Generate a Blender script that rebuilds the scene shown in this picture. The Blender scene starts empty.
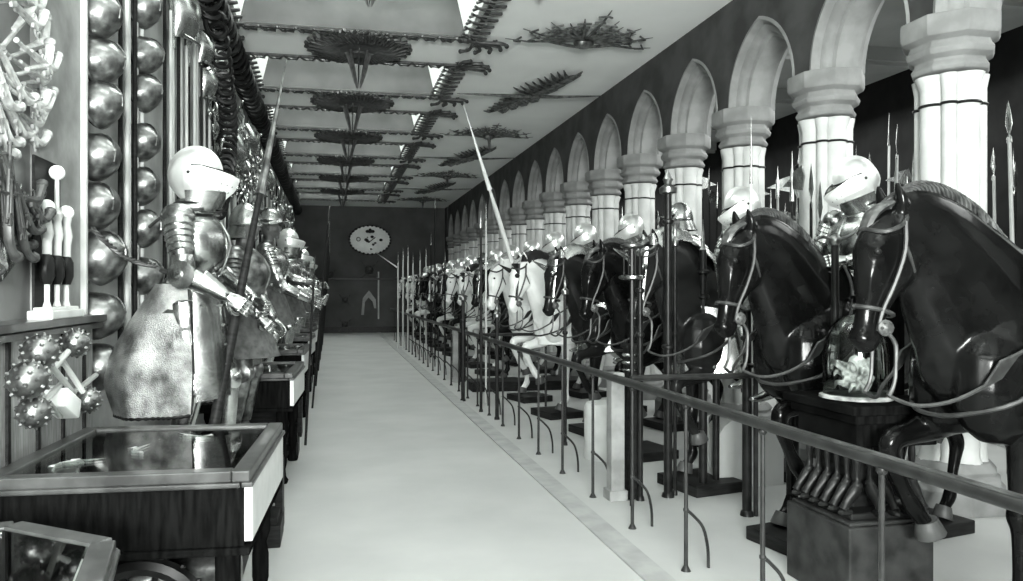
import bpy, bmesh, math, random
from mathutils import Vector, Matrix, Euler, noise
V = Vector
PI = math.pi
random.seed(7)
sc = bpy.context.scene
# ---------------------------------------------------------------- camera, sky, exposure
CAMZ, F, PPX, HOR, YAW = 1.65, 750.0, 477.0, 290.5, math.radians(11)
cd = bpy.data.cameras.new('camera'); cam = bpy.data.objects.new('camera', cd)
sc.collection.objects.link(cam); sc.camera = cam
cam.location = (0, 0, CAMZ); cam.rotation_euler = (PI/2, 0, -YAW)
cd.sensor_fit = 'HORIZONTAL'; cd.sensor_width = 36; cd.lens = 36*F/1023
cd.shift_x = (511.5-PPX)/1023; cd.shift_y = 0
cd.clip_start = 0.05; cd.clip_end = 120
w = bpy.data.worlds.new('sky'); sc.world = w; w.use_nodes = True
bg = w.node_tree.nodes['Background']; bg.inputs[0].default_value = (.96, 1, .97, 1); bg.inputs[1].default_value = 0.8
sc.view_settings.view_transform = 'Standard'; sc.view_settings.look = 'None'
sc.view_settings.gamma = 1; sc.view_settings.use_curve_mapping = False
sc.view_settings.exposure = 0.66
SKYLIGHT = 8.0          # radiance of the frosted skylight panes
def area(name, loc, rot, sx, sy, watts):
    l = bpy.data.lights.new(name, 'AREA'); l.shape = 'RECTANGLE'; l.size = sx; l.size_y = sy; l.energy = watts
    l.color = (.965, 1, .972)
    o = bpy.data.objects.new(name, l); sc.collection.objects.link(o); o.location = loc; o.rotation_euler = rot
    return o
area('east_fill_light', (-.3, -3.6, 2.3), (math.radians(117), 0, 0), 2.4, 1.3, 1250)  # added fill lamp behind the camera, tilted up to brighten the ceiling
area('aisle_skylight_light', (6.3, 6.5, 4.35), (0, math.radians(12), 0), 1.3, 10, 200)
area('aisle_skylight_light_west', (6.3, 18, 4.35), (0, math.radians(12), 0), 1.3, 12, 180)

CS, SN = math.cos(YAW), math.sin(YAW)
def at_d(px, py, D):
    a = (px-PPX)/F; b = (HOR-py)/F
    return V((D*(SN+a*CS), D*(CS-a*SN), CAMZ+b*D))
def on_x(px, py, X): return at_d(px, py, X/(SN+(px-PPX)/F*CS))
def on_y(px, py, Y): return at_d(px, py, Y/(CS-(px-PPX)/F*SN))
def on_z(px, py, Z): return at_d(px, py, (Z-CAMZ)/((HOR-py)/F))

# ---------------------------------------------------------------- materials
def grey(g): return (g*.978, g, g*.982, 1)
def mat(name, g, rough=.6, metal=0, g2=None, scale=6, detail=4, bump=0, bscale=None, coat=0, stretch=None, spec=None, contrast=(.35, .65)):
    m = bpy.data.materials.new(name); m.use_nodes = True
    nt = m.node_tree; p = nt.nodes['Principled BSDF']
    p.inputs['Base Color'].default_value = grey(g); p.inputs['Roughness'].default_value = rough
    p.inputs['Metallic'].default_value = metal
    if coat: p.inputs['Coat Weight'].default_value = coat; p.inputs['Coat Roughness'].default_value = .06
    if spec is not None: p.inputs['Specular IOR Level'].default_value = spec
    tc = nt.nodes.new('ShaderNodeTexCoord'); mp = nt.nodes.new('ShaderNodeMapping')
    nt.links.new(tc.outputs['Object'], mp.inputs[0])
    if stretch: mp.inputs['Scale'].default_value = stretch
    if g2 is not None:
        n = nt.nodes.new('ShaderNodeTexNoise'); n.inputs['Scale'].default_value = scale; n.inputs['Detail'].default_value = detail
        r = nt.nodes.new('ShaderNodeValToRGB')
        r.color_ramp.elements[0].position, r.color_ramp.elements[1].position = contrast
        r.color_ramp.elements[0].color = grey(g); r.color_ramp.elements[1].color = grey(g2)
        nt.links.new(mp.outputs[0], n.inputs['Vector']); nt.links.new(n.outputs['Fac'], r.inputs[0])
        nt.links.new(r.outputs[0], p.inputs['Base Color'])
    if bump:
        n2 = nt.nodes.new('ShaderNodeTexNoise'); n2.inputs['Scale'].default_value = bscale or scale*3; n2.inputs['Detail'].default_value = 3
        b = nt.nodes.new('ShaderNodeBump'); b.inputs['Strength'].default_value = bump; b.inputs['Distance'].default_value = .01
        nt.links.new(mp.outputs[0], n2.inputs['Vector']); nt.links.new(n2.outputs['Fac'], b.inputs['Height'])
        nt.links.new(b.outputs[0], p.inputs['Normal'])
    return m
M = {}
M['floor'] = mat('floor_boards', .33, .6, g2=.40, scale=1.2, contrast=(.3, .7), bump=.04, bscale=30)
M['kerb'] = mat('kerb_stone', .26, .6, g2=.34, scale=5)
M['ceil'] = mat('ceiling_plaster', .88, .9, g2=.93, scale=1.5)
M['well'] = mat('skylight_well_shade', .065, .9, g2=.11, scale=1.5)  # ceiling plaster darkened: shade on the well ends put into the colour
M['gun'] = mat('dark_gunmetal', .035, .5, .4, g2=.09, scale=14)
M['wallgrey'] = mat('left_wall_paint', .16, .7, g2=.30, scale=2.5)
M['walldark'] = mat('dark_wall_paint', .04, .75, spec=.2, g2=.07, scale=3, bump=.1)
M['farwall'] = mat('far_wall_paint', .05, .8, g2=.08, scale=1.5)
M['aisle'] = mat('aisle_plaster', .42, .9, g2=.5, scale=2)
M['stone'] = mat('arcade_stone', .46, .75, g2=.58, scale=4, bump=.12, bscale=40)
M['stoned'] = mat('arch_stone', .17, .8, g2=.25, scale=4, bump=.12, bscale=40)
M['steel'] = mat('polished_steel', .26, .25, 1, g2=.62, scale=7, bump=.12, bscale=30)
M['bright'] = mat('bright_steel', .60, .30, .7, g2=.85, scale=6, bump=.08, bscale=25)
M['iron'] = mat('dull_iron', .08, .32, .9, g2=.32, scale=14, bump=.15, bscale=30)
M['dark'] = mat('blackened_iron', .005, .35, .0, spec=.18, g2=.014, scale=12)
M['black'] = mat('black_lacquer', .002, .17, 0, g2=.006, scale=5, bump=.14, bscale=10, spec=.13)
M['dapple'] = mat('dark_brown_horse_paint', .005, .22, 0, g2=.014, scale=6, spec=.13, bump=.1, bscale=14)
M['white'] = mat('white_horse_paint', .62, .4, 0, g2=.74, scale=4, coat=.3)
M['hoof'] = mat('hoof_horn', .05, .5)
M['mane'] = mat('mane_hair', .012, .4, 0, g2=.07, scale=30, stretch=(1, 6, 1))
M['leather'] = mat('harness_leather', .015, .4, spec=.3, g2=.04, scale=20)
M['wood'] = mat('dark_wood', .006, .5, 0, spec=.1, g2=.018, scale=6, stretch=(1, 1, 9))
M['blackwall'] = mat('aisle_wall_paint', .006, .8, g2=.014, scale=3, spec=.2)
M['block'] = mat('dark_stone', .014, .45, spec=.15, g2=.035, scale=8)
M['comb'] = mat('carved_mane', .02, .35, g2=.09, scale=20)
M['midwood'] = mat('worn_wood', .16, .45, 0, g2=.30, scale=8, stretch=(1, 8, 1), coat=.3)
M['ash'] = mat('pale_ash_wood', .42, .5, 0, g2=.58, scale=10, stretch=(1, 1, .2))
M['pale'] = mat('pale_painted_wood', .50, .6, 0, g2=.6, scale=6)
M['board'] = mat('wall_board', .17, .6, g2=.30, scale=5, bump=.2, bscale=20)
M['bone'] = mat('pale_pistol_stock', .16, .35, 0, g2=.60, scale=14, coat=.3)
M['mail'] = mat('chain_mail', .09, .38, .85, g2=.60, scale=9, bump=.9, bscale=150, contrast=(.3, .72))
M['rail'] = mat('iron_rail_paint', .012, .35, .0, spec=.25, g2=.03, scale=10)
M['case'] = mat('ebonised_case_wood', .003, .9, 0, spec=.0, g2=.008, scale=6, stretch=(8, 1, 1))
M['frame'] = mat('case_frame_wood', .022, .35, 0, g2=.07, scale=8, coat=.3)
M['velvet'] = mat('case_lining', .05, .9, g2=.16, scale=9)
M['cloth'] = mat('dark_cloth', .05, .9, g2=.1, scale=20)
M['face'] = mat('painted_wood_face', .07, .5)
M['feather'] = mat('pale_feathers', .12, .8, g2=.5, scale=25, bump=.6, bscale=50)
M['enamel'] = mat('white_enamel', .80, .5, g2=.88, scale=6)
g_ = bpy.data.materials.new('clear_glass'); g_.use_nodes = True
nt = g_.node_tree; nt.nodes.remove(nt.nodes['Principled BSDF']); out = nt.nodes['Material Output']
tr = nt.nodes.new('ShaderNodeBsdfTransparent'); tr.inputs[0].default_value = (.9, .93, .91, 1)
gl = nt.nodes.new('ShaderNodeBsdfGlossy'); gl.inputs['Roughness'].default_value = .03
fr = nt.nodes.new('ShaderNodeFresnel'); fr.inputs[0].default_value = 1.5
mx = nt.nodes.new('ShaderNodeMixShader'); nt.links.new(fr.outputs[0], mx.inputs[0])
nt.links.new(tr.outputs[0], mx.inputs[1]); nt.links.new(gl.outputs[0], mx.inputs[2]); nt.links.new(mx.outputs[0], out.inputs[0])
M['glass'] = g_
e_ = bpy.data.materials.new('frosted_skylight_pane'); e_.use_nodes = True
p = e_.node_tree.nodes['Principled BSDF']; p.inputs['Base Color'].default_value = (.8, .8, .8, 1)
p.inputs['Emission Color'].default_value = (.94, 1, .955, 1); p.inputs['Emission Strength'].default_value = SKYLIGHT
M['sky'] = e_

# ---------------------------------------------------------------- mesh helpers
def frame_of(d, up=None):
    z = d.normalized(); u = V(up) if up is not None else (V((0, 0, 1)) if abs(z.z) < .95 else V((1, 0, 0)))
    x = u.cross(z)
    if x.length < 1e-5: x = V((0, 1, 0)).cross(z)
    x.normalize(); y = z.cross(x)
    return x, y, z
def catmull(P, n):
    out = []
    for i in range(len(P)-1):
        p0 = P[max(i-1, 0)]; p1 = P[i]; p2 = P[i+1]; p3 = P[min(i+2, len(P)-1)]
        for k in range(n):
            t = k/n
            out.append([.5*((2*b)+(-a+c)*t+(2*a-5*b+4*c-d)*t*t+(-a+3*b-3*c+d)*t**3) for a, b, c, d in zip(p0, p1, p2, p3)])
    out.append(list(P[-1])); return out
class MB:
    def __init__(s): s.v = []; s.f = []; s.m = Matrix()
    def add(s, vs, fs):
        o = len(s.v); s.v += [s.m @ V(q) for q in vs]; s.f += [[i+o for i in f] for f in fs]; return s
    def box(s, c, d, rot=None, taper=1.0):
        hx, hy, hz = d[0]/2, d[1]/2, d[2]/2
        vs = [V((x*hx*(taper if z > 0 else 1), y*hy*(taper if z > 0 else 1), z*hz)) for z in (-1, 1) for y in (-1, 1) for x in (-1, 1)]
        if rot is not None: R_ = Euler(rot).to_matrix() if not isinstance(rot, Matrix) else rot; vs = [R_ @ q for q in vs]
        vs = [q+V(c) for q in vs]
        return s.add(vs, [(0, 2, 3, 1), (4, 5, 7, 6), (0, 1, 5, 4), (2, 6, 7, 3), (0, 4, 6, 2), (1, 3, 7, 5)])
    def bar(s, p0, p1, wd, th, up=None):          # rectangular bar between two points
        p0, p1 = V(p0), V(p1); x, y, z = frame_of(p1-p0, up); vs = []
        for p in (p0, p1):
            for a, b in ((-1, -1), (1, -1), (1, 1), (-1, 1)): vs.append(p+x*a*wd/2+y*b*th/2)
        return s.add(vs, [(3, 2, 1, 0), (4, 5, 6, 7), (0, 1, 5, 4), (1, 2, 6, 5), (2, 3, 7, 6), (3, 0, 4, 7)])
    def tube(s, pts, rad, n=10, smooth=0, side=None):   # pts list, rad list of r or (r_side, r_other)
        if not isinstance(rad, (list, tuple)): rad = [rad]*len(pts)
        R_ = [(r, r) if not isinstance(r, (list, tuple)) else tuple(r) for r in rad]
        rows = [list(p)+list(r) for p, r in zip(pts, R_)]
        if smooth: rows = catmull(rows, smooth)
        P = [V(r[:3]) for r in rows]; vs = []; fs = []; px = None
        for i, p in enumerate(P):
            t = (P[min(i+1, len(P)-1)]-P[max(i-1, 0)])
            if t.length < 1e-7: t = V((0, 0, 1))
            t.normalize()
            if side is not None: x = V(side); x = (x-t*x.dot(t))
            elif px is None: x = frame_of(t)[0]
            else: x = px-t*px.dot(t)
            if x.length < 1e-5: x = frame_of(t)[0]
            x.normalize(); px = x; y = t.cross(x)
            for k in range(n):
                a = 2*PI*k/n; vs.append(p+x*math.cos(a)*rows[i][3]+y*math.sin(a)*rows[i][4])
        for i in range(len(P)-1):
            for k in range(n):
                k2 = (k+1) % n; fs.append((i*n+k, i*n+k2, (i+1)*n+k2, (i+1)*n+k))
        fs.append(list(range(n))[::-1]); fs.append([(len(P)-1)*n+k for k in range(n)])
        return s.add(vs, fs)
    def lathe(s, prof, n=16, c=(0, 0, 0), axis=(0, 0, 1), sx=1, sy=1, ph=0, cap=True):   # prof: (r, h)
        x, y, z = frame_of(V(axis)); 
        if abs(V(axis).normalized().z) > .999: x, y, z = V((1, 0, 0)), V((0, 1, 0)), V((0, 0, 1 if V(axis).z > 0 else -1))
        vs = []; fs = []; c = V(c)
        for r, h in prof:
            for k in range(n):
                a = 2*PI*k/n+ph; vs.append(c+x*math.cos(a)*r*sx+y*math.sin(a)*r*sy+z*h)
        for i in range(len(prof)-1):
            for k in range(n):
                k2 = (k+1) % n; fs.append((i*n+k, i*n+k2, (i+1)*n+k2, (i+1)*n+k))
        if cap: fs.append(list(range(n))[::-1]); fs.append([(len(prof)-1)*n+k for k in range(n)])
        return s.add(vs, fs)
    def ball(s, c, r, n=12, rot=None):
        r = (r, r, r) if not isinstance(r, (tuple, list)) else r
        vs = [V((0, 0, -r[2]))]; fs = []; m = max(4, n//2+1)
        for i in range(1, m):
            t = PI*i/m-PI/2
            for k in range(n):
                a = 2*PI*k/n; vs.append(V((math.cos(t)*math.cos(a)*r[0], math.cos(t)*math.sin(a)*r[1], math.sin(t)*r[2])))
        vs.append(V((0, 0, r[2]))); L = len(vs)-1
        for k in range(n):
            k2 = (k+1) % n; fs.append((0, 1+k2, 1+k)); fs.append((L, L-n+k, L-n+k2))
            for i in range(m-2): fs.append((1+i*n+k, 1+i*n+k2, 1+(i+1)*n+k2, 1+(i+1)*n+k))
        if rot is not None: R_ = Euler(rot).to_matrix() if not isinstance(rot, Matrix) else rot; vs = [R_ @ q for q in vs]
        return s.add([q+V(c) for q in vs], fs)
    def prism(s, poly, a, b, axis='z'):       # polygon extruded from a to b along axis
        n = len(poly)
        def P(u, v, w_): return {'z': (u, v, w_), 'x': (w_, u, v), 'y': (u, w_, v)}[axis]
        vs = [P(u, v, a) for u, v in poly]+[P(u, v, b) for u, v in poly]
        return s.add(vs, [list(range(n))[::-1], [n+k for k in range(n)]]+[(k, (k+1) % n, n+(k+1) % n, n+k) for k in range(n)])
    def torus(s, c, R_, r, axis=(0, 0, 1), n=24, m=8, sy=1):
        x, y, z = frame_of(V(axis)); vs = []; fs = []; c = V(c)
        for i in range(n):
            a = 2*PI*i/n; d = x*math.cos(a)+y*math.sin(a)*sy
            for k in range(m):
                b = 2*PI*k/m; vs.append(c+d*(R_+r*math.cos(b))+z*r*math.sin(b))
        for i in range(n):
            for k in range(m): fs.append((i*m+k, ((i+1) % n)*m+k, ((i+1) % n)*m+(k+1) % m, i*m+(k+1) % m))
        return s.add(vs, fs)
    def grid(s, fn, nu, nv, closeu=False, th=0):
        vs = [V(fn(u/(nu if closeu else nu-1), v/(nv-1))) for v in range(nv) for u in range(nu)]; fs = []
        for v in range(nv-1):
            for u in range(nu if closeu else nu-1): fs.append((v*nu+u, v*nu+(u+1) % nu, (v+1)*nu+(u+1) % nu, (v+1)*nu+u))
        return s.add(vs, fs)
    def mesh(s, name, smooth=True, bevel=0, voxel=0, sm=0, solid=0, fixn=True, subsurf=0):
        me = bpy.data.meshes.new(name); me.from_pydata([tuple(q) for q in s.v], [], s.f); me.update()
        if fixn and not voxel:
            b = bmesh.new(); b.from_mesh(me); bmesh.ops.recalc_face_normals(b, faces=b.faces); b.to_mesh(me); b.free()
        if voxel or bevel or solid or subsurf:
            o = bpy.data.objects.new('tmp_'+name, me); sc.collection.objects.link(o)
            if voxel:
                m_ = o.modifiers.new('r', 'REMESH'); m_.mode = 'VOXEL'; m_.voxel_size = voxel
                if sm: m2 = o.modifiers.new('s', 'SMOOTH'); m2.factor = .5; m2.iterations = sm
            if solid: m3 = o.modifiers.new('so', 'SOLIDIFY'); m3.thickness = solid; m3.offset = 0
            if bevel: m4 = o.modifiers.new('b', 'BEVEL'); m4.width = bevel; m4.segments = 2; m4.limit_method = 'ANGLE'; m4.angle_limit = .6
            if subsurf: m5 = o.modifiers.new('u', 'SUBSURF'); m5.levels = subsurf
            dg = bpy.context.evaluated_depsgraph_get(); dg.update()
            m2_ = bpy.data.meshes.new_from_object(o.evaluated_get(dg)); bpy.data.objects.remove(o); bpy.data.meshes.remove(me); me = m2_
        me.name = name
        if smooth:
            me.polygons.foreach_set('use_smooth', [True]*len(me.polygons))
            if not voxel:
                try: me.set_sharp_from_angle(angle=math.radians(38))
                except Exception: pass
        me.update(); return me
def put(name, mb, material, parent=None, loc=None, **kw):
    me = mb.mesh(name, **kw) if isinstance(mb, MB) else mb
    if material is not None: me.materials.clear(); me.materials.append(M[material] if isinstance(material, str) else material)
    o = bpy.data.objects.new(name, me); sc.collection.objects.link(o)
    if loc is not None: o.location = loc
    if parent is not None: o.parent = parent
    return o
def tag(o, label=None, cat=None, group=None, kind=None):
    if label: o['label'] = label
    if cat: o['category'] = cat
    if group: o['group'] = group
    if kind: o['kind'] = kind
    return o
def empty(name, loc=(0, 0, 0), rz=0, rot=None, label=None, cat=None, group=None):
    o = bpy.data.objects.new(name, None); sc.collection.objects.link(o); o.location = loc
    o.rotation_euler = rot if rot is not None else (0, 0, rz); o.empty_display_size = .1
    return tag(o, label, cat, group)
def struct(name, mb, material, **kw): return tag(put(name, mb, material, **kw), kind='structure')
def kids(o): return [c for c in bpy.data.objects if c.parent == o]
def tree_of(o): return (o, [tree_of(c) for c in kids(o)])
def _copy(t, parent=None, mats=None):
    c = t[0].copy(); sc.collection.objects.link(c)
    if parent is not None: c.parent = parent
    if mats and c.type == 'MESH' and c.name.split('.')[0] in mats:
        c.data = c.data.copy(); c.data.materials.clear(); c.data.materials.append(M[mats[c.name.split('.')[0]]])
    for k in t[1]: _copy(k, c, mats)
    return c
def dup(t, loc, rz=0, label=None, group=None, rot=None, scale=None, mats=None):
    c = _copy(t, None, mats); c.location = loc; c.rotation_euler = rot if rot is not None else (0, 0, rz)
    if scale: c.scale = (scale, scale, scale) if not isinstance(scale, tuple) else scale
    if label: c['label'] = label
    if group: c['group'] = group
    elif 'group' in c and group == '': del c['group']
    return c
def drop(t):
    for k in t[1]: drop(k)
    bpy.data.objects.remove(t[0])
ORD = ['first', 'second', 'third', 'fourth', 'fifth', 'sixth', 'seventh', 'eighth', 'ninth', 'tenth', 'eleventh', 'twelfth', 'thirteenth',
       'fourteenth', 'fifteenth', 'sixteenth', 'seventeenth', 'eighteenth', 'nineteenth', 'twentieth', 'twenty-first', 'twenty-second', 'twenty-third', 'twenty-fourth']
# ================================================================ THE ROOM
CEIL, XL, XR, YF, YB = 4.93, -1.40, 4.45, 29.6, -4.0
struct('floor', MB().box((3.2, (YF+YB)/2, -.05), (9.6, YF-YB, .1)), 'floor', smooth=False)
struct('trim_1', MB().box((1.83, (YF+YB)/2, .006), (.17, YF-YB, .012)), 'kerb', smooth=False)
struct('wall_left', MB().box((XL-.06, (YF+YB)/2, 2.6), (.12, YF-YB, 5.2)), 'wallgrey', smooth=False)
struct('wall_far', MB().box((3.2, YF+.06, 2.6), (9.6, .12, 5.2)), 'farwall', smooth=False)
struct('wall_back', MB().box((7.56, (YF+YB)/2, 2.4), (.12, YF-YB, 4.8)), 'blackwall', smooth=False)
# dado band across the far wall
struct('trim_2', MB().box((1.5, YF-.03, 2.1), (5.8, .06, .07)).box((1.5, YF-.02, .12), (5.8, .04, .24)), 'dark', smooth=False)
# ceiling with skylight wells
WX0, WX1 = -1.12, 1.72
FAR = [6.85+2.98*i-.0 for i in range(0, 8)]         # far edge of each well (y)
WELLS = [(9.55+2.95*k-1.74, 9.55+2.95*k) for k in range(-3, 7)]
mb = MB(); T = .12
def slab(x0, x1, y0, y1): mb.box(((x0+x1)/2, (y0+y1)/2, CEIL+T/2), (x1-x0, y1-y0, T))
slab(XL, WX0, YB, YF); slab(WX1, XR+.35, YB, YF)
prev = YB
for y0, y1 in WELLS: slab(WX0, WX1, prev, y0); prev = y1
slab(WX0, WX1, prev, YF)
struct('ceiling', mb, 'ceil', smooth=False)
for i, (y0, y1) in enumerate(WELLS):
    w_ = MB(); h = 1.5; z0 = CEIL+.0; t = .04; ins = .36
    def q(a, b, c_, d): w_.add([a, b, c_, d], [(0, 1, 2, 3)])
    B = [(WX0, y0), (WX1, y0), (WX1, y1), (WX0, y1)]; Tt = [(WX0+ins, y0+ins*.5), (WX1-ins, y0+ins*.5), (WX1-ins, y1-.02), (WX0+ins, y1-.02)]
    w2 = MB()
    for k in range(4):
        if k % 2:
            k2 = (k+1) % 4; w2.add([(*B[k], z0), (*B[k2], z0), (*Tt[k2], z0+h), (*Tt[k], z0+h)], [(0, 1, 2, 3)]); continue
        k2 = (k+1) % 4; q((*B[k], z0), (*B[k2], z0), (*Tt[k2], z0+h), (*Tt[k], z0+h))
    o = struct('trim_%d' % (i+10), w_, 'well', smooth=False, solid=.03)  # near and far ends take the shade-darkened copy
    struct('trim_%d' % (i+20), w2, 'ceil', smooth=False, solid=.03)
    wn = MB().box(((WX0+WX1)/2, (y0+y1)/2, z0+h+.03), (WX1-WX0-2*ins, y1-y0-.1, .02))
    wo = struct('window_%d' % (i+1), wn, 'sky', smooth=False)
    fb = MB()
    for k in range(1, 4): fb.box((WX0+ins+(WX1-WX0-2*ins)*k/4, (y0+y1)/2, z0+h), (.035, y1-y0-.1, .035))
    put('glazing_bar', fb, 'ceil', wo, smooth=False)
# near open end of the room: east wall with an unseen opening added to let sky light in
ew = MB().box((3.2, YB-.05, .45), (9.6, .1, .9)).box((-1.2, YB-.05, 2.6), (.5, .1, 5.2)).box((5.6, YB-.05, 2.6), (4.2, .1, 5.2)).box((1.3, YB-.05, 4.9), (5, .1, .5))
struct('wall_near', ew, 'walldark', smooth=False)

# ---- arcade: dark wall with pointed arches, moulded stone soffits, clustered columns
XC, CAP, SP = 4.70, 3.72, 1.485
COLY = [5.0+SP*k for k in range(-2, 17)]
HW, APEX, SPR = .60, 4.52, 3.72
def arch_pts(hw, rise, z0, n=12):
    R_ = (hw*hw+rise*rise)/(2*hw); cx = hw-R_; a0 = math.atan2(rise, -cx)   # right arc centre (cx, z0)
    right = [(cx+R_*math.cos(a0*k/n), z0+R_*math.sin(a0*k/n)) for k in range(n+1)]
    return [(-u, v) for u, v in right[:-1]]+right[::-1]
mb = MB(); WT0, WT1 = XR, XR+.56
for k in range(len(COLY)-1):
    yc = (COLY[k]+COLY[k+1])/2; pts = arch_pts(HW, APEX-SPR, SPR)
    # front/back faces as strips from arch to the ceiling
    n = len(pts)
    for X in (WT0, WT1):
        vs = []
        for (u, v) in pts: vs += [(X, yc+u, v), (X, yc+u, CEIL)]
        vs += [(X, yc-SP/2, SPR), (X, yc-SP/2, CEIL), (X, yc+SP/2, SPR), (X, yc+SP/2, CEIL)]
        fs = [(2*i, 2*i+2, 2*i+3, 2*i+1) for i in range(n-1)]
        fs += [(2*n, 0, 1, 2*n+1), (2*n-2, 2*n+2, 2*n+3, 2*n-1)]
        mb.add(vs, fs)
    for i in range(n-1):
        (u, v), (u2, v2) = pts[i], pts[i+1]; mb.add([(WT0, yc+u, v), (WT0, yc+u2, v2), (WT1, yc+u2, v2), (WT1, yc+u, v)], [(0, 1, 2, 3)])
mb.box((XC, YB/2+COLY[0]/2-.2, CEIL/2), (.5, COLY[0]-YB-.4, CEIL))
yl = COLY[-1]+.3; mb.box((XC, (yl+YF)/2, CEIL/2), (.5, YF-yl, CEIL))
struct('wall_right', mb, 'walldark', smooth=False, fixn=False)
# moulded arch soffit swept along the arch
arch_m = MB(); prof = [(-.005, -.03), (-.012, .0), (.03, .03), (.06, .035), (.075, .07), (.11, .095), (.145, .095), (.16, .13), (.40, .13), (.42, .095), (.46, .09), (.50, .035), (.57, .0)]
rows = []
for x, off in prof:
    rows.append([(x, u, v) for u, v in arch_pts(HW-off, APEX-SPR-off*1.25, SPR)])
n = len(rows[0]); vs = [p for r in rows for p in r]
fs = [(i*n+k, i*n+k+1, (i+1)*n+k+1, (i+1)*n+k) for i in range(len(rows)-1) for k in range(n-1)]
arch_m.add(vs, fs); am = arch_m.mesh('arch_soffit', fixn=False)
for k in range(len(COLY)-1):
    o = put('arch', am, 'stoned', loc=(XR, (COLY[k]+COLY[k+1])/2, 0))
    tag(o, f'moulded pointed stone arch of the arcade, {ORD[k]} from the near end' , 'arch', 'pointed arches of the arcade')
cap = MB().lathe([(.27, 3.30), (.30, 3.31), (.315, 3.34), (.285, 3.38), (.285, 3.40), (.34, 3.43), (.355, 3.47), (.33, 3.50), (.32, 3.53), (.385, 3.56), (.40, 3.59), (.40, 3.70), (.39, 3.72)], 8, ph=PI/8)
shaft = MB()
for k in range(8):
    a = k*PI/4; r = .108 if k % 2 == 0 else .058; d = .165 if k % 2 == 0 else .215
    shaft.lathe([(r*1.25, .34), (r, .40), (r, 3.16), (r*1.0, 3.18), (r*1.35, 3.28)], 14, c=(math.cos(a)*d, math.sin(a)*d, 0))
shaft.lathe([(.17, .3), (.17, 3.28)], 12)
ring = MB()
for k in range(8):
    a = k*PI/4; r = .108 if k % 2 == 0 else .058; d = .165 if k % 2 == 0 else .215
    ring.torus((math.cos(a)*d, math.sin(a)*d, 3.06), r+.004, .012, n=18, m=6)
base = MB().lathe([(.44, 0), (.44, .16), (.40, .2), (.40, .24), (.35, .27), (.37, .30), (.31, .36)], 8, ph=PI/8)
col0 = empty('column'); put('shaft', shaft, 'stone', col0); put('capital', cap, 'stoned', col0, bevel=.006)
put('neck_ring', ring, 'dark', col0); put('column_base', base, 'stoned', col0, bevel=.006)
col0['category'] = 'column'; ct = tree_of(col0)
cl = ['out of the frame on the right', 'behind the rail end on the right']
for k, y in enumerate(COLY):
    if k == 2: lab = 'pale clustered stone column behind the neck of the nearest dark horse, widest in view'
    elif k == 3: lab = 'pale clustered stone column right behind the visored rider, second widest in view'
    elif k < 2: lab = f'clustered stone column {ORD[k]} from the near end, at the right edge'
    else: lab = f'clustered stone arcade column, {ORD[k-2]} counting away from the widest one'
    dup(ct, (XC, y, 0), label=lab, group='clustered columns of the arcade', scale=(.88, .88, 1))
drop(ct)
# aisle beyond the arcade: ceiling with dark beams
struct('ceiling_aisle', MB().box((6.27, (YF+YB)/2, 4.62), (2.5, YF-YB, .08)), 'aisle', smooth=False)
for k in range(12):
    mb = MB().box((6.26, 4.2+1.9*k, 4.50), (2.4, .16, .16)).box((6.26, 4.2+1.9*k, 4.40), (2.4, .06, .05))
    struct('trim_%d' % (30+k), mb, 'aisle', smooth=False)
# ================================================================ CEILING TROPHIES
def pistol_mb(s=1.0, flat=False):            # lies along +x from the butt at 0, butt curls to -y
    b = MB()
    b.tube([(.0, -.075, 0), (.015, -.045, 0), (.05, -.01, 0), (.11, .004, 0), (.2, .006, 0), (.3, .006, 0)],
           [(.02, .022), (.017, .018), (.017, .02), (.016, .02), (.012, .016), (.009, .01)], 8, smooth=3)
    b.ball((-.004, -.088, 0), (.026, .022, .026), 8)
    b.tube([(.12, .018, 0), (.44, .018, 0)], .0085, 8); b.tube([(.435, .018, 0), (.445, .018, 0)], .012, 8)
    b.box((.13, .03, .014), (.05, .02, .012)); b.tube([(.135, .035, .014), (.125, .055, .014), (.11, .06, .014)], .005, 6)
    b.torus((.1, -.02, 0), .022, .004, axis=(0, 0, 1), n=10, m=5)
    return b
pist = pistol_mb().mesh('pistol')
pist_dark = pist.copy()
def ch(name, me, material, parent, loc, rot, sc_=1):
    me_ = me
    o = bpy.data.objects.new(name, me_); sc.collection.objects.link(o); o.parent = parent; o.location = loc; o.rotation_euler = rot; o.scale = (sc_,)*3
    if not me_.materials: me_.materials.append(M[material])
    return o
def border(parent, p0, p1, name='pistol_border', wd=.13):
    p0, p1 = V(p0), V(p1); L = (p1-p0).length; n = max(3, int(L/.11)); d = (p1-p0)/L; s = V((-d.y, d.x, 0)); b = MB()
    b.bar(p0, p1, .05, .03)
    for k in range(n):
        c = p0+d*(L*(k+.5)/n); sg = 1 if k % 2 else -1
        b.tube([c-s*wd*.55-d*.05*sg+V((0, 0, -.02)), c+V((0, 0, -.045)), c+s*wd*.45+d*.05*sg+V((0, 0, -.02)), c+s*wd*.62+d*.02+V((0, 0, -.015))], [.016, .013, .012, .018], 6)
    return put(name, b, 'gun', parent)
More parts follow.
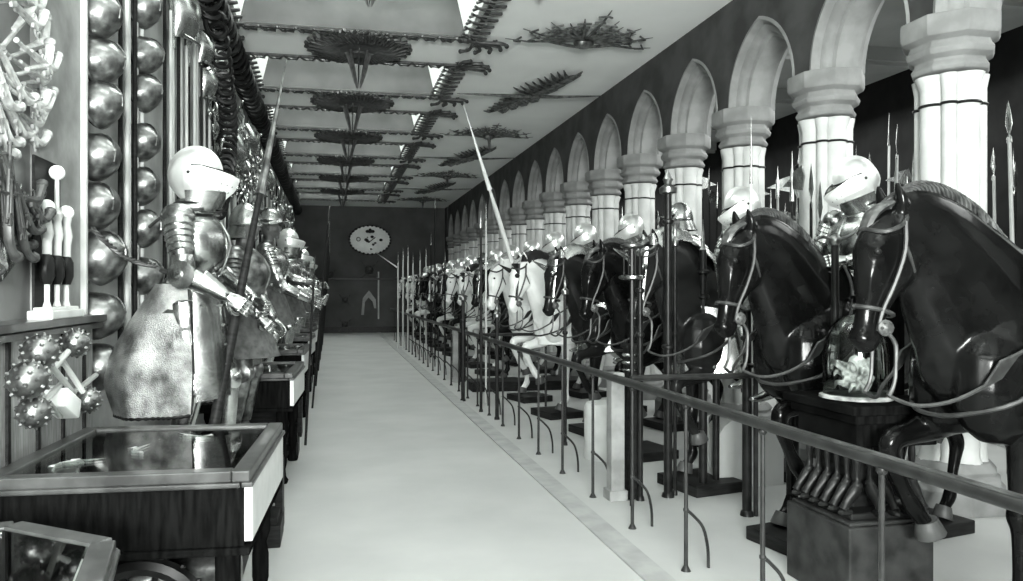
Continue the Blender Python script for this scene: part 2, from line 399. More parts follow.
for i, (y0, y1) in enumerate(WELLS[3:]):
    if i == 0: lab = 'dark border of pistols round the nearest skylight, cut by the top edge'
    else: lab = f'dark border of pistols round the {ORD[i]} skylight from the near end'
    e = empty('weapon_frame', ((WX0+WX1)/2, (y0+y1)/2, CEIL-.02), label=lab, cat='weapon display', group='weapon borders round the skylights')
    hx, hy = (WX1-WX0)/2+.08, (y1-y0)/2+.03; z = 0
    border(e, (-hx, -hy, z), (hx, -hy, z)); border(e, (-hx, hy, z), (hx, hy, z)); border(e, (-hx, -hy, z), (-hx, hy, z), wd=.3); border(e, (hx, -hy, z), (hx, hy, z), wd=.3)
    for sx in (-1, 1):
        for sy in (-1, 1):
            for k in range(5):
                ang = math.radians(-8+24*k)
                d = V((sx*math.cos(ang), sy*math.sin(ang)*.8, 0))
                rz = math.atan2(-d.y, -d.x)
                ch('pistol', pist_dark, 'gun', e, V((sx*hx, sy*hy, -.04))+d*(.46)+V((0, -.06*k*sy*0, 0)), (0 if sx > 0 else PI, 0, rz), 1.25)
# sunburst rosettes with hanging cones of swords, on the plaster between the wells
def blade(b, p0, p1, wd, th=.006):
    p0, p1 = V(p0), V(p1); d = (p1-p0); x, y, z = frame_of(d, (0, 0, 1.0) if abs(d.normalized().z) < .9 else (0, 1, 0))
    vs = [p0+x*wd/2, p0-x*wd/2, p0+y*th, p0-y*th, p0+d*.8+x*wd*.4, p0+d*.8-x*wd*.4, p0+d*.8+y*th, p0+d*.8-y*th, p1]
    b.add(vs, [(0, 2, 1, 3), (0, 4, 6, 2), (2, 6, 5, 1), (1, 5, 7, 3), (3, 7, 4, 0), (4, 8, 6), (6, 8, 5), (5, 8, 7), (7, 8, 4)])
disc = MB()
for k in range(56):
    a = 2*PI*k/56; r1 = .70 if k % 2 else .64
    d = V((math.cos(a), math.sin(a), 0)); s = V((-d.y, d.x, 0))
    disc.tube([d*.24+V((0, 0, -.06)), d*.45+s*.03+V((0, 0, -.09)), d*r1*.92-s*.02+V((0, 0, -.05)), d*r1+s*.035+V((0, 0, -.03))], [.016, .02, .018, .026], 6)
    disc.tube([d*.52+s*.05+V((0, 0, -.05)), d*.60-s*.05+V((0, 0, -.05))], .014, 5)
disc.torus((0, 0, -.05), .38, .03, n=36, m=6).torus((0, 0, -.05), .5, .022, n=36, m=6)
disc_m = disc.mesh('pistol_ring')
hub = MB().lathe([(.30, -.03), (.30, -.05), (.22, -.075), (.10, -.10), (.10, -.13)], 20); hub_m = hub.mesh('hub')
sw = MB(); blade(sw, (0, 0, .04), (0, 0, -.46), .05, .008); sw.bar((-.05, 0, .04), (.05, 0, .04), .012, .012); sw.tube([(0, 0, .04), (0, 0, .12)], .012, 6); sw.ball((0, 0, .13), .018, 6)
sw_m = sw.mesh('sword')
YG = [WELLS[i][1]+.58 for i in range(2, len(WELLS)-1)]
for i, y in enumerate(YG):
    lab = 'round sunburst of pistols with hanging cone of swords, '+(('largest whole one, below the nearest skylight') if i == 1 else ('nearest, tip showing at the top edge' if i == 0 else f'{ORD[i-1]} counting from the largest whole one'))
    e = empty('sunburst_trophy', (.36, y, CEIL-.01), label=lab, cat='weapon display', group='sunburst trophies on the ceiling')
    ch('pistol_ring', disc_m, 'gun', e, (0, 0, 0), (0, 0, 0)); ch('hub', hub_m, 'gun', e, (0, 0, 0), (0, 0, 0))
    for k in range(8):
        a = 2*PI*k/8; ch('sword', sw_m, 'gun', e, (.14*math.cos(a), .14*math.sin(a), -.14), (0, .27, a), 1.0)
# star and feather trophies over the riders' side
star = MB()
for k in range(15):
    a = math.radians(-12+204*k/14); L = [1.02, .72, .90, .70, .84, .70, .86, 1.22, .86, .70, .84, .70, .90, .72, 1.02][k]
    d = V((math.cos(a), math.sin(a)*.82, 0)); s = V((-d.y, d.x, 0)).normalized()
    star.tube([d*.1+V((0, 0, -.05)), d*L*.7+V((0, 0, -.06)), d*L+V((0, 0, -.02))], [(.03, .012), (.022, .01), (.006, .004)], 6)
    for q in (.45, .62, .8):
        star.tube([d*L*q-s*.075*q*1.4+V((0, 0, -.03)), d*L*(q+.09)+V((0, 0, -.05)), d*L*q+s*.075*q*1.4+V((0, 0, -.03))], .013, 5)
star.ball((0, .0, -.08), (.14, .10, .07), 10)
star.tube([(-.45, -.13, -.03), (0, -.2, -.06), (.45, -.13, -.03)], .02, 6, smooth=3)
star_m = star.mesh('sword_star'); star_m.materials.append(M['iron'])
fe = MB()
for k in range(24):
    t = (k-11.5)/11.5; c = V((-t*.24, t*.86, 0)); 
    for sgn in (-1, 1):
        dd = V((sgn*.30*(1-.45*abs(t))*(.7+.3*((k*7) % 3)/2), (.20 if t > 0 else -.20), 0)); fe.tube([c+V((0, 0, -.05)), c+dd*.6+V((0, 0, -.06)), c+dd+V((0, 0, -.03))], [.024, .020, .008], 5)
fe.tube([(.24, -.86, -.05), (-.24, .86, -.05)], .02, 6)
fe.tube([(-.95, .12, -.05), (-.35, .03, -.07), (.35, -.03, -.07), (.95, -.12, -.05)], [.007, .022, .022, .007], 6)
fe_m = fe.mesh('crossed_weapons'); fe_m.materials.append(M['iron'])
pend = MB().tube([(0, 0, -.05), (0, 0, -.42)], [.05, .004], 8).ball((0, 0, -.1), .05, 8); pend_m = pend.mesh('pendant')
for k, (y, kind) in enumerate([(9.25, 's'), (11.9, 'f'), (15.2, 's'), (17.8, 'f'), (20.9, 's'), (23.4, 'f'), (26.6, 's')]):
    nm = 'star_trophy' if kind == 's' else 'crossed_weapon_trophy'
    j = k//2; who = ['nearest', 'second', 'third', 'fourth'][j]
    lab = (f'fan-shaped star of swords on the plaster ceiling, {who} of the stars' if kind == 's' else f'feather-like cross of weapons on the plaster ceiling, {who} of its kind')
    e = empty(nm, (3.2, y, CEIL-.01), label=lab, cat='weapon display', group='star trophies on the ceiling' if kind == 's' else 'crossed weapon trophies on the ceiling')
    ch('sword_star' if kind == 's' else 'crossed_weapons', star_m if kind == 's' else fe_m, 'gun', e, (0, 0, 0), (0, 0, PI if kind == 's' else 0), 1 if kind == 's' else 1.25)
    if kind == 's' and k: ch('pendant', pend_m, 'gun', e, (0, -.05, 0), (0, 0, 0))

# ================================================================ FAR WALL
yf = YF-.0
e = empty('oval_shield_trophy', on_y(370, 240, yf-.012), label='white round trophy with black emblems and studded rim high on the far wall', cat='wall ornament')
b = MB().lathe([(.78, 0), (.78, .05), (.72, .08)], 40, axis=(0, -1, 0), sy=.70); put('disc', b, 'enamel', e)
b = MB()
for k in range(30):
    a = 2*PI*k/30; b.ball((.80*math.cos(a), -.06, .56*math.sin(a)), .05, 6)
put('studded_rim', b, 'dark', e)
b = MB()
for (x, z, r) in [(0, .33, .09), (-.1, .33, .08), (.1, .33, .08), (0, .40, .06), (-.15, 0, .08), (-.1, -.05, .07), (.08, .12, .07), (.42, 0, .07), (.12, -.18, .06), (.2, -.12, .05), (-.05, -.08, .05), (.04, -.36, .05), (-.1, .1, .03)]:
    b.ball((x, -.09, z), (r, .025, r*.8), 8)
b.torus((-.45, -.085, .02), .07, .018, axis=(0, 1, 0), n=14, m=5)
b.tube([(-.05, -.1, -.1), (.2, -.1, .1)], .02, 5)
put('emblem', b, 'dark', e)
o = put('arched_plaque', MB().prism([(-.3, -.5), (-.2, -.5), (-.16, 0), (-.02, .18), (.14, .02), (.2, -.25), (.28, -.25), (.26, .1), (0, .45), (-.24, .15)], -.05, .02, 'y'), 'kerb', loc=on_y(369, 302, yf-.05))
tag(o, 'pale curved plaque low on the far wall below the white round trophy', 'wall ornament')
o = put('white_rod', MB().tube([(0, 0, -.9), (0, 0, .95)], .03, 8), 'stone', loc=on_y(378.5, 296, yf-.03)); tag(o, 'thin upright white rod against the far wall', 'rod')
p0, p1 = on_y(375, 252, yf-.03), on_y(398, 268, yf-3.4)
o = put('leaning_lance', MB().tube([V((0, 0, 0)), p1-p0], [.015, .03], 8), 'stone', loc=p0); tag(o, 'pale lance slanting down from the round trophy on the far wall', 'lance')
for j, (px, py, s) in enumerate([(369, 270, .35), (330, 275, .25), (345, 300, .22), (345, 325, .25)]):
    b = MB().lathe([(.5*s, 0), (.45*s, .1*s), (.2*s, .3*s), (.0, .35*s)], 12, axis=(0, -1, 0)); b.tube([(-s, -.05, -s), (s, -.05, s)], .02, 6); b.tube([(s, -.05, -s), (-s, -.05, s)], .02, 6)
    o = put('wall_trophy', b, 'gun', loc=on_y(px, py, yf)); tag(o, ['small shield over crossed swords right below the white round trophy', 'small shield over crossed swords on the far wall near the knights', 'small shield over crossed swords in the middle of the far wall', 'lowest small shield over crossed swords on the far wall'][j], 'wall ornament')
# ================================================================ FIGURES IN ARMOUR (all built facing -x; left side is -y)
def hand_mb(curl=.9, side=1, s=1.0):
    """local: wrist at 0, fingers along +z, back of the hand +y, thumb towards side*x"""
    b = MB()
    b.tube([(0, 0, -.05), (0, 0, 0), (0, .002, .04), (0, .002, .088)], [(.030, .026), (.030, .020), (.041, .017), (.043, .014)], 10, smooth=2, side=(1, 0, 0))
    b.tube([(0, 0, -.16), (0, 0, -.08), (0, 0, -.03)], [.060, .046, .036], 12)
    for k, (x, L) in enumerate([(.030, .078), (.010, .088), (-.011, .082), (-.031, .064)]):
        x *= side; p = V((x, .004, .080)); a = 0; pts = [p]; cu = curl*(1+.08*k)
        for j, fr_ in enumerate((.44, .32, .24)):
            a += cu*(.55 if j == 0 else .85); p = p+V((0, -math.sin(a), math.cos(a)))*L*fr_; pts.append(p)
        b.tube(pts, [.0105, .0100, .0088, .0072], 7, smooth=3)
        for q in pts[:2]: b.ball(q+V((0, .003, 0)), .0125, 6)
    b.tube([(side*.024, 0, .018), (side*.052, -.012, .045), (side*.054, -.034, .070), (side*.040, -.050, .088)], [.016, .0135, .012, .009], 7, smooth=3)
    if s != 1: b.v = [v*s for v in b.v]
    return b
HANDS = {}
def hand_mesh(curl, side):
    k = (curl, side)
    if k not in HANDS: HANDS[k] = hand_mb(curl, side, 1.08).mesh('gauntlet', voxel=.0045, sm=1)
    return HANDS[k]
def put_hand(parent, wrist, d, back, side, curl=.9, material='steel'):
    z = V(d).normalized(); y = V(back); y = (y-z*y.dot(z)).normalized(); x = y.cross(z)
    o = bpy.data.objects.new('gauntlet', hand_mesh(curl, side)); sc.collection.objects.link(o)
    if not o.data.materials: o.data.materials.append(M[material])
    m = Matrix((x, y, z)).transposed().to_4x4(); m.translation = V(wrist); o.matrix_basis = m; o.parent = parent
    return o
def limb_armour(b, p0, p1, r0, r1, n=4, flare=1.12):
    p0, p1 = V(p0), V(p1); L = (p1-p0).length; pr = []
    for k in range(n):
        t0, t1 = k/n, (k+1)/n; ra = r0+(r1-r0)*t0; rb = r0+(r1-r0)*t1
        pr += [(ra, L*t0), (rb*flare, L*t1-.004), (rb*flare*.96, L*t1)]
    b.lathe(pr, 14, c=p0, axis=p1-p0)
def helmet_close(s=1.0):
    """skull dome with comb, cheek, forward-jutting visor; facing -x, centre at 0"""
    b = MB(); n, m = 32, 20
    def sk(u, v):
        a = 2*PI*u; t = -PI*.40+PI*.9*v
        x, y, z = math.cos(a)*math.cos(t), math.sin(a)*math.cos(t), math.sin(t)
        comb = .022*math.exp(-(y/.10)**2)*max(0, z+.25)
        px_, py_, pz_ = x*.152, y*.118, z*.158
        if z < -.2: k = 1-.25*(-.2-z); px_ *= k; py_ *= k
        r = 1+comb/.15
        return (px_*r, py_*r, pz_*r)
    b.grid(sk, n, m, closeu=True)
    b.lathe([(.02, -.02), (.02, 0)], 6, c=(0, 0, .158))
    v = MB()
    def vi(u, w_):
        a = PI+(u-.5)*2*1.75; e = max(0, 1-abs(a-PI)/1.15)**1.25; zz = .030-.165*w_ + .025*(1-e)-.025*e*(1-w_)
        pr = .095*e*(1-.58*max(0, w_-.12)/.88)*(1 if w_ > .12 else .75+2.1*w_)
        r = .150+pr if e > 0 else .150
        rr = r*(1-.20*max(0, w_-.6)/.4)
        return (math.cos(a)*rr*1.03, math.sin(a)*.124*(1-.18*max(0, w_-.6)/.4), zz)
    v.grid(vi, 41, 12)
    br = MB()
    def bv(u, w_):
        a = PI+(u-.5)*2*1.7; e = max(0, math.cos(a-PI)); zz = -.085-.10*w_
        r = .158+.03*(e**2)*(1-w_)-.02*w_
        return (math.cos(a)*r, math.sin(a)*(.126-.02*w_), zz)
    br.grid(bv, 24, 6)
    g = MB().lathe([(.105, -.13), (.098, -.155), (.112, -.17), (.104, -.195), (.13, -.215)], 24, sx=1.05)
    pv = MB().lathe([(.010, .116), (.010, .128), (.004, .131)], 10, axis=(0, -1, 0), c=(0.0, 0, .015)).lathe([(.010, .116), (.010, .128), (.004, .131)], 10, axis=(0, 1, 0), c=(0.0, 0, .015))
    pv.torus((0, 0, -.155), .112, .009, n=28, m=6)
    slit = MB()
    slit.grid(lambda u, w_: (math.cos(PI+(u-.5)*2.2)*.158, math.sin(PI+(u-.5)*2.2)*.124, .034+.012*w_), 16, 2)
    return b, v, br, g, pv, slit
_h = helmet_close()
_ve = MB().tube([_h[1].v[i]*1.008 for i in range(3, 38)], .0045, 6)
for _k in (-3, -2, -1, 1, 2, 3):
    _i = 20+_k*2; _ve.tube([_h[1].v[_i+41*5]*1.01, _h[1].v[_i+41*8]*1.01], .0035, 5)
_vem = _ve.mesh('visor_edge'); _vem.materials.append(M['dark'])
HM = [_h[0].mesh('helmet'), _h[1].mesh('visor', solid=.006), _h[2].mesh('bevor', solid=.006), _h[3].mesh('gorget'), _h[4].mesh('pivot'), _h[5].mesh('eye_slit')]
for me, mm in zip(HM, ['bright', 'bright', 'steel', 'steel', 'dark', 'dark']): me.materials.append(M[mm])
def _ob(name, me, parent, loc=(0, 0, 0), rot=(0, 0, 0), material=None):
    o = bpy.data.objects.new(name, me); sc.collection.objects.link(o); o.parent = parent; o.location = loc; o.rotation_euler = rot
    if material and not me.materials: me.materials.append(M[material])
    return o
def add_close(parent, c, rot=(0, 0, 0), mats=None):
    h = _ob('helmet', HM[0], parent, c, rot)
    for n_, me in zip(['visor', 'bevor', 'gorget', 'pivot', 'eye_slit'], HM[1:]): _ob(n_, me, h)
    _ob('visor_edge', _vem, h)
    return h
def face_mb():
    b = MB(); b.ball((0, 0, 0), (.095, .078, .12), 14); b.ball((-.02, 0, -.06), (.075, .06, .06), 10)
    b.tube([(-.090, 0, .015), (-.105, 0, -.01), (-.118, 0, -.03), (-.095, 0, -.04)], [.010, .012, .015, .01], 7)
    for s in (-1, 1):
        b.ball((-.082, s*.031, .012), (.014, .016, .011), 8); b.tube([(-.085, s*.012, .036), (-.088, s*.032, .042), (-.078, s*.052, .034)], .008, 6)
        b.ball((-.055, s*.045, -.025), (.03, .025, .03), 8); b.tube([(.01, s*.076, .02), (.02, s*.086, 0), (.008, s*.078, -.03)], [.012, .014, .008], 6)
    b.tube([(-.085, -.025, -.062), (-.10, 0, -.058), (-.085, .025, -.062)], .007, 6); b.tube([(-.083, -.022, -.073), (-.097, 0, -.073), (-.083, .022, -.073)], .008, 6)
    b.ball((-.075, 0, -.105), (.028, .03, .022), 8); b.tube([(.01, 0, -.06), (.02, 0, -.22)], [.055, .06], 10)
    return b
FACE = face_mb().mesh('head', voxel=.007, sm=1)
def add_face(parent, c, rot=(0, 0, 0)): return _ob('head', FACE, parent, c, rot, 'face')
morion = MB()
morion.grid(lambda u, v: (math.cos(2*PI*u)*.135*math.cos(v*PI/2), math.sin(2*PI*u)*.105*math.cos(v*PI/2), .03+.16*math.sin(v*PI/2)+.03*math.exp(-(math.sin(2*PI*u)/.3)**2)*math.cos(v*PI/2)*v), 28, 10, closeu=True)
morion.grid(lambda u, v: (math.cos(2*PI*u)*(.135+.075*v), math.sin(2*PI*u)*(.105+.055*v), .03+v*(.055*math.cos(2*PI*u)**2-.03)), 28, 4, closeu=True)
MOR = morion.mesh('morion', solid=.006)
burg = MB()
burg.grid(lambda u, v: (math.cos(2*PI*u)*.135*math.cos(v*PI/2), math.sin(2*PI*u)*.112*math.cos(v*PI/2), -.03+.19*math.sin(v*PI/2)), 28, 10, closeu=True)
burg.grid(lambda u, v: (math.cos(PI+(u-.5)*2)*(.13+.09*v), math.sin(PI+(u-.5)*2)*(.11+.03*v), .03-.01*v), 14, 3)
burg.grid(lambda u, v: (math.cos((u-.5)*3.6)*(.13+.05*v), math.sin((u-.5)*3.6)*(.11+.03*v), -.03-.10*v), 16, 4)
burg.torus((0, 0, -.02), .125, .008, n=24, m=6, sy=.85)
BUR = burg.mesh('burgonet', solid=.006)
SEAT = dict(pel=(.02, 0, 1.70), che=(0, 0, 2.05), neck=(-.01, 0, 2.22), head=(-.03, 0, 2.395),
            s=(.0, .20, 2.15), eL=(-.08, -.30, 1.88), wL=(-.33, -.16, 1.86), eR=(-.06, .30, 1.88), wR=(-.32, .20, 1.92),
            h=(0, .12, 1.66), k=(-.38, .36, 1.42), a=(-.36, .42, .98))
def figure(root, J, helm='close', body='steel', plates='steel', mats=None, voxel=.013, hands=((.9, (0, -1, .3)), (.9, (0, 1, .3))), seated=True, head_rot=(0, 0, 0), skirt='mail', hd=(None, None)):
    g = lambda k, s: V((J[k][0], J[k][1]*s, J[k][2]))
    b = MB(); pel, che, nk = V(J['pel']), V(J['che']), V(J['neck'])
    mid = pel.lerp(che, .45)
    b.tube([pel+V((.0, 0, -.10)), pel, mid, che+V((-.01, 0, .0)), che.lerp(nk, .55), nk+V((0, 0, .02)), nk+V((0, 0, .09))],
           [(.13, .10), (.175, .135), (.142, .115), (.185, .145), (.15, .10), (.062, .062), (.058, .06)], 16, smooth=4, side=(0, 1, 0))
    for s, el, wr in ((-1, V(J['eL']), V(J['wL'])), (1, V(J['eR']), V(J['wR']))):
        sh = g('s', s); b.tube([sh+V((0, -.05*s, .0)), sh, sh.lerp(el, .5), el, el.lerp(wr, .35), wr], [.07, .074, .060, .050, .052, .034], 10, smooth=3)
        hp, kn, an = g('h', s), g('k', s), g('a', s)
        if 'kL' in J and s < 0: kn, an = V(J['kL']), V(J['aL'])
        b.tube([hp+V((0, 0, .05)), hp.lerp(kn, .15), hp.lerp(kn, .5), kn, kn.lerp(an, .3), kn.lerp(an, .7), an], [.10, .105, .088, .062, .066, .048, .040], 12, smooth=3)
        b.tube([an+V((.05, 0, -.03)), an+V((-.02, 0, -.045)), an+V((-.12, 0, -.07)), an+V((-.20, 0, -.075))], [.035, (.04, .042), (.042, .03), (.03, .018)], 8, smooth=2)
    o = put('body', b, body, root, voxel=voxel, sm=3)
    bp = MB()                                                                            # breast and back plates
    bp.tube([mid+V((-.012, 0, -.07)), mid+V((-.02, 0, .0)), che+V((-.03, 0, -.08)), che+V((-.012, 0, .04)), che.lerp(nk, .62)],
            [(.152, .125), (.155, .132), (.195, .165), (.195, .15), (.125, .09)], 26, smooth=4, side=(0, 1, 0))
    bp.tube([mid+V((-.012, 0, -.075)), mid+V((-.012, 0, -.055))], [(.168, .14), (.162, .135)], 26, side=(0, 1, 0))
    bp.tube([mid+V((-.185+.02, 0, -.04)), che+V((-.207, 0, -.05)), che+V((-.15, 0, .08))], [.006, .010, .006], 6, smooth=3)
    put('breastplate', bp, plates, root)
    fd = MB(); low = pel+V((-.0, 0, -.10))
    for k in range(4):
        t = k/4; p = mid.lerp(low, .25+.75*t); q = mid.lerp(low, .25+.75*(t+.26))
        fd.tube([p, q, q+V((0, 0, .002))], [(.155+.05*t, .13+.04*t), (.172+.055*t, .15+.045*t), (.16+.05*t, .14+.04*t)], 22, side=(0, 1, 0))
    put('fauld', fd, plates, root)
    for s, el, wr in ((-1, V(J['eL']), V(J['wL'])), (1, V(J['eR']), V(J['wR']))):
        sh = g('s', s); pm = MB(); d = (el-sh).normalized()
        pm.ball(sh+V((0, -.005*s, .005)), (.095, .080, .078), 16)
        for k in range(5):
            c0 = sh+d*(.02+.035*k)+V((0, .01*s, 0)); pm.lathe([(.078-.003*k, 0), (.088-.004*k, .034), (.078-.003*k, .040)], 18, c=c0, axis=d)
        put('pauldron', pm, plates, root)
        am_ = MB(); limb_armour(am_, sh.lerp(el, .50), sh.lerp(el, .9), .067, .058, 2, 1.05); limb_armour(am_, wr.lerp(el, .10), wr.lerp(el, .85), .040, .060, 1, 1.05)
        am_.ball(el, (.068, .068, .068), 12); am_.lathe([(.02, -.0), (.075, .012), (.078, .02), (.03, .03)], 14, c=el+V((0, s*.03, 0)), axis=(0.2, s, 0))
        put('arm_plates', am_, plates, root)
        hp, kn, an = g('h', s), g('k', s), g('a', s)
        if 'kL' in J and s < 0: kn, an = V(J['kL']), V(J['aL'])
        lm = MB(); limb_armour(lm, hp.lerp(kn, .30), hp.lerp(kn, .9), .104, .080, 3, 1.04); lm.ball(kn+V((-.01, 0, 0)), (.082, .080, .085), 14)
        lm.lathe([(.02, 0), (.075, .02), (.03, .035)], 14, c=kn+V((0, s*.05, 0)), axis=(0, s, 0)); limb_armour(lm, kn.lerp(an, .12), kn.lerp(an, .95), .074, .052, 1, 1.08)
        put('leg_plates', lm, plates, root)
    for (wr, el, (curl, back), side, dd) in ((V(J['wL']), V(J['eL']), hands[0], 1, hd[0]), (V(J['wR']), V(J['eR']), hands[1], -1, hd[1])):
        put_hand(root, wr, dd if dd is not None else (wr-el), back, side if True else -side, curl)
    hc = V(J['head'])
    if helm == 'close': add_close(root, hc, head_rot)
    else:
        hd_ = add_face(root, hc, head_rot)
        hh = _ob({'morion': 'morion', 'burgonet': 'burgonet'}[helm], MOR if helm == 'morion' else BUR, root, hc+V((0, 0, .02)), head_rot, 'steel')
    return root

# ================================================================ HORSES (facing -x, forefeet near x=0)
def horse_mb(raise_side=-1, headx=0):
    b = MB(); sd = (0, 1, 0)
    b.tube([(-.20, 0, 1.20), (-.12, 0, 1.22), (.02, 0, 1.24), (.25, 0, 1.27), (.50, 0, 1.24), (.80, 0, 1.24), (1.08, 0, 1.30), (1.32, 0, 1.28), (1.48, 0, 1.22), (1.55, 0, 1.2)],
           [(.13, .17), (.25, .29), (.30, .37), (.30, .385), (.335, .355), (.335, .35), (.325, .345), (.285, .30), (.17, .2), (.06, .08)], 20, smooth=4, side=sd)
    for s in (-1, 1):
        b.ball((-.08, s*.135, 1.16), (.23, .165, .27), 14)                        # breast muscles
        b.ball((.12, s*.18, 1.30), (.17, .12, .30), 14)                        # shoulder
        b.ball((1.18, s*.17, 1.22), (.28, .17, .32), 14)                       # haunch
    # neck: strongly arched
    b.tube([(.12, 0, 1.34), (-.03, 0, 1.49), (-.17, 0, 1.65), (-.31, 0, 1.785), (-.45, 0, 1.87), (-.57, 0, 1.885)],
           [(.23, .46), (.20, .445), (.165, .385), (.132, .30), (.108, .215), (.09, .145)], 20, smooth=4, side=sd)
    # head hanging nearly vertical
    b.tube([(-.53, 0, 1.93), (-.585, 0, 1.86), (-.60, 0, 1.75), (-.615, 0, 1.65), (-.655, 0, 1.52), (-.685, 0, 1.41), (-.70, 0, 1.33), (-.70, 0, 1.285)],
           [(.055, .06), (.088, .12), (.098, .16), (.088, .145), (.060, .098), (.052, .075), (.058, .078), (.035, .05)], 16, smooth=4, side=sd)
    for s in (-1, 1):
        b.ball((-.55, s*.055, 1.70), (.09, .045, .12), 12)                     # jowl
        b.ball((-.685, s*.066, 1.765), (.040, .030, .028), 10)                 # brow over the eye
        b.tube([(-.70, s*.062, 1.70), (-.715, s*.052, 1.62), (-.715, s*.045, 1.52)], [.014, .018, .010], 8, smooth=2)    # cheek ridge
        b.torus((-.755, s*.040, 1.335), .022, .010, axis=(-.5, s*.8, .1), n=12, m=6)    # nostril
        b.tube([(-.55, s*.055, 1.95), (-.555, s*.068, 2.01), (-.575, s*.062, 2.075), (-.585, s*.055, 2.10)], [.030, (.036, .026), (.022, .016), .006], 8, smooth=3)
    b.tube([(-.745, 0, 1.31), (-.71, 0, 1.275), (-.655, 0, 1.30)], [(.040, .02), (.045, .022), (.035, .025)], 10, smooth=2, side=sd)
    b.tube([(-.72, 0, 1.88), (-.755, 0, 1.75), (-.765, 0, 1.6), (-.775, 0, 1.42)], [.012, .02, .018, .012], 8, smooth=2) if False else None
    # legs
    def fore(s, up):
        if not up:
            b.tube([(.10, s*.17, 1.20), (.08, s*.18, 1.02), (.05, s*.17, .84), (.03, s*.165, .62), (.02, s*.165, .54), (.03, s*.165, .46), (.03, s*.165, .24), (.03, s*.165, .17), (-.02, s*.165, .10), (-.05, s*.165, .07)],
                   [(.11, .17), (.095, .135), (.072, .09), (.052, .058), (.056, .062), (.042, .046), (.036, .040), (.047, .052), (.040, .042), (.045, .05)], 12, smooth=3, side=sd)
        else:
            b.tube([(.10, s*.17, 1.18), (.00, s*.18, 1.04), (-.14, s*.18, .95), (-.30, s*.175, .90), (-.40, s*.175, .875), (-.42, s*.175, .80), (-.34, s*.175, .62), (-.28, s*.175, .52), (-.22, s*.175, .44), (-.20, s*.175, .42)],
                   [(.11, .16), (.095, .13), (.078, .095), (.056, .062), (.056, .062), (.050, .052), (.037, .040), (.046, .052), (.040, .042), (.044, .05)], 12, smooth=3, side=sd)
    fore(raise_side, True); fore(-raise_side, False)
    for s in (-1, 1):
        dx = .12 if s == raise_side else -.05
        b.tube([(1.20, s*.17, 1.20), (1.12+dx*.3, s*.19, 1.0), (1.14+dx*.6, s*.18, .84), (1.34+dx, s*.17, .64), (1.42+dx, s*.165, .54), (1.40+dx, s*.165, .44), (1.34+dx, s*.165, .24), (1.33+dx, s*.165, .17), (1.27+dx, s*.165, .10), (1.24+dx, s*.165, .07)],
               [(.15, .24), (.125, .19), (.088, .12), (.056, .07), (.052, .068), (.042, .05), (.036, .042), (.047, .054), (.040, .044), (.046, .05)], 12, smooth=3, side=sd)
    return b
def hx_(v):
    x, y, z = v
    if x > .25: x = .25+(x-.25)*.80
    if x < .16 and z > 1.25:
        k = min(1, max(0, (.16-x)/.55)); z += .085*k*k*(3-2*k)
    return V((x, y, z))
def hfix(b): b.v = [hx_(v) for v in b.v]; return b
def hoof(b, p, d=(-.25, 0, -1)):
    b.lathe([(.052, 0), (.060, .03), (.072, .085), (.070, .09)], 14, c=p, axis=d, sx=1, sy=1.12)
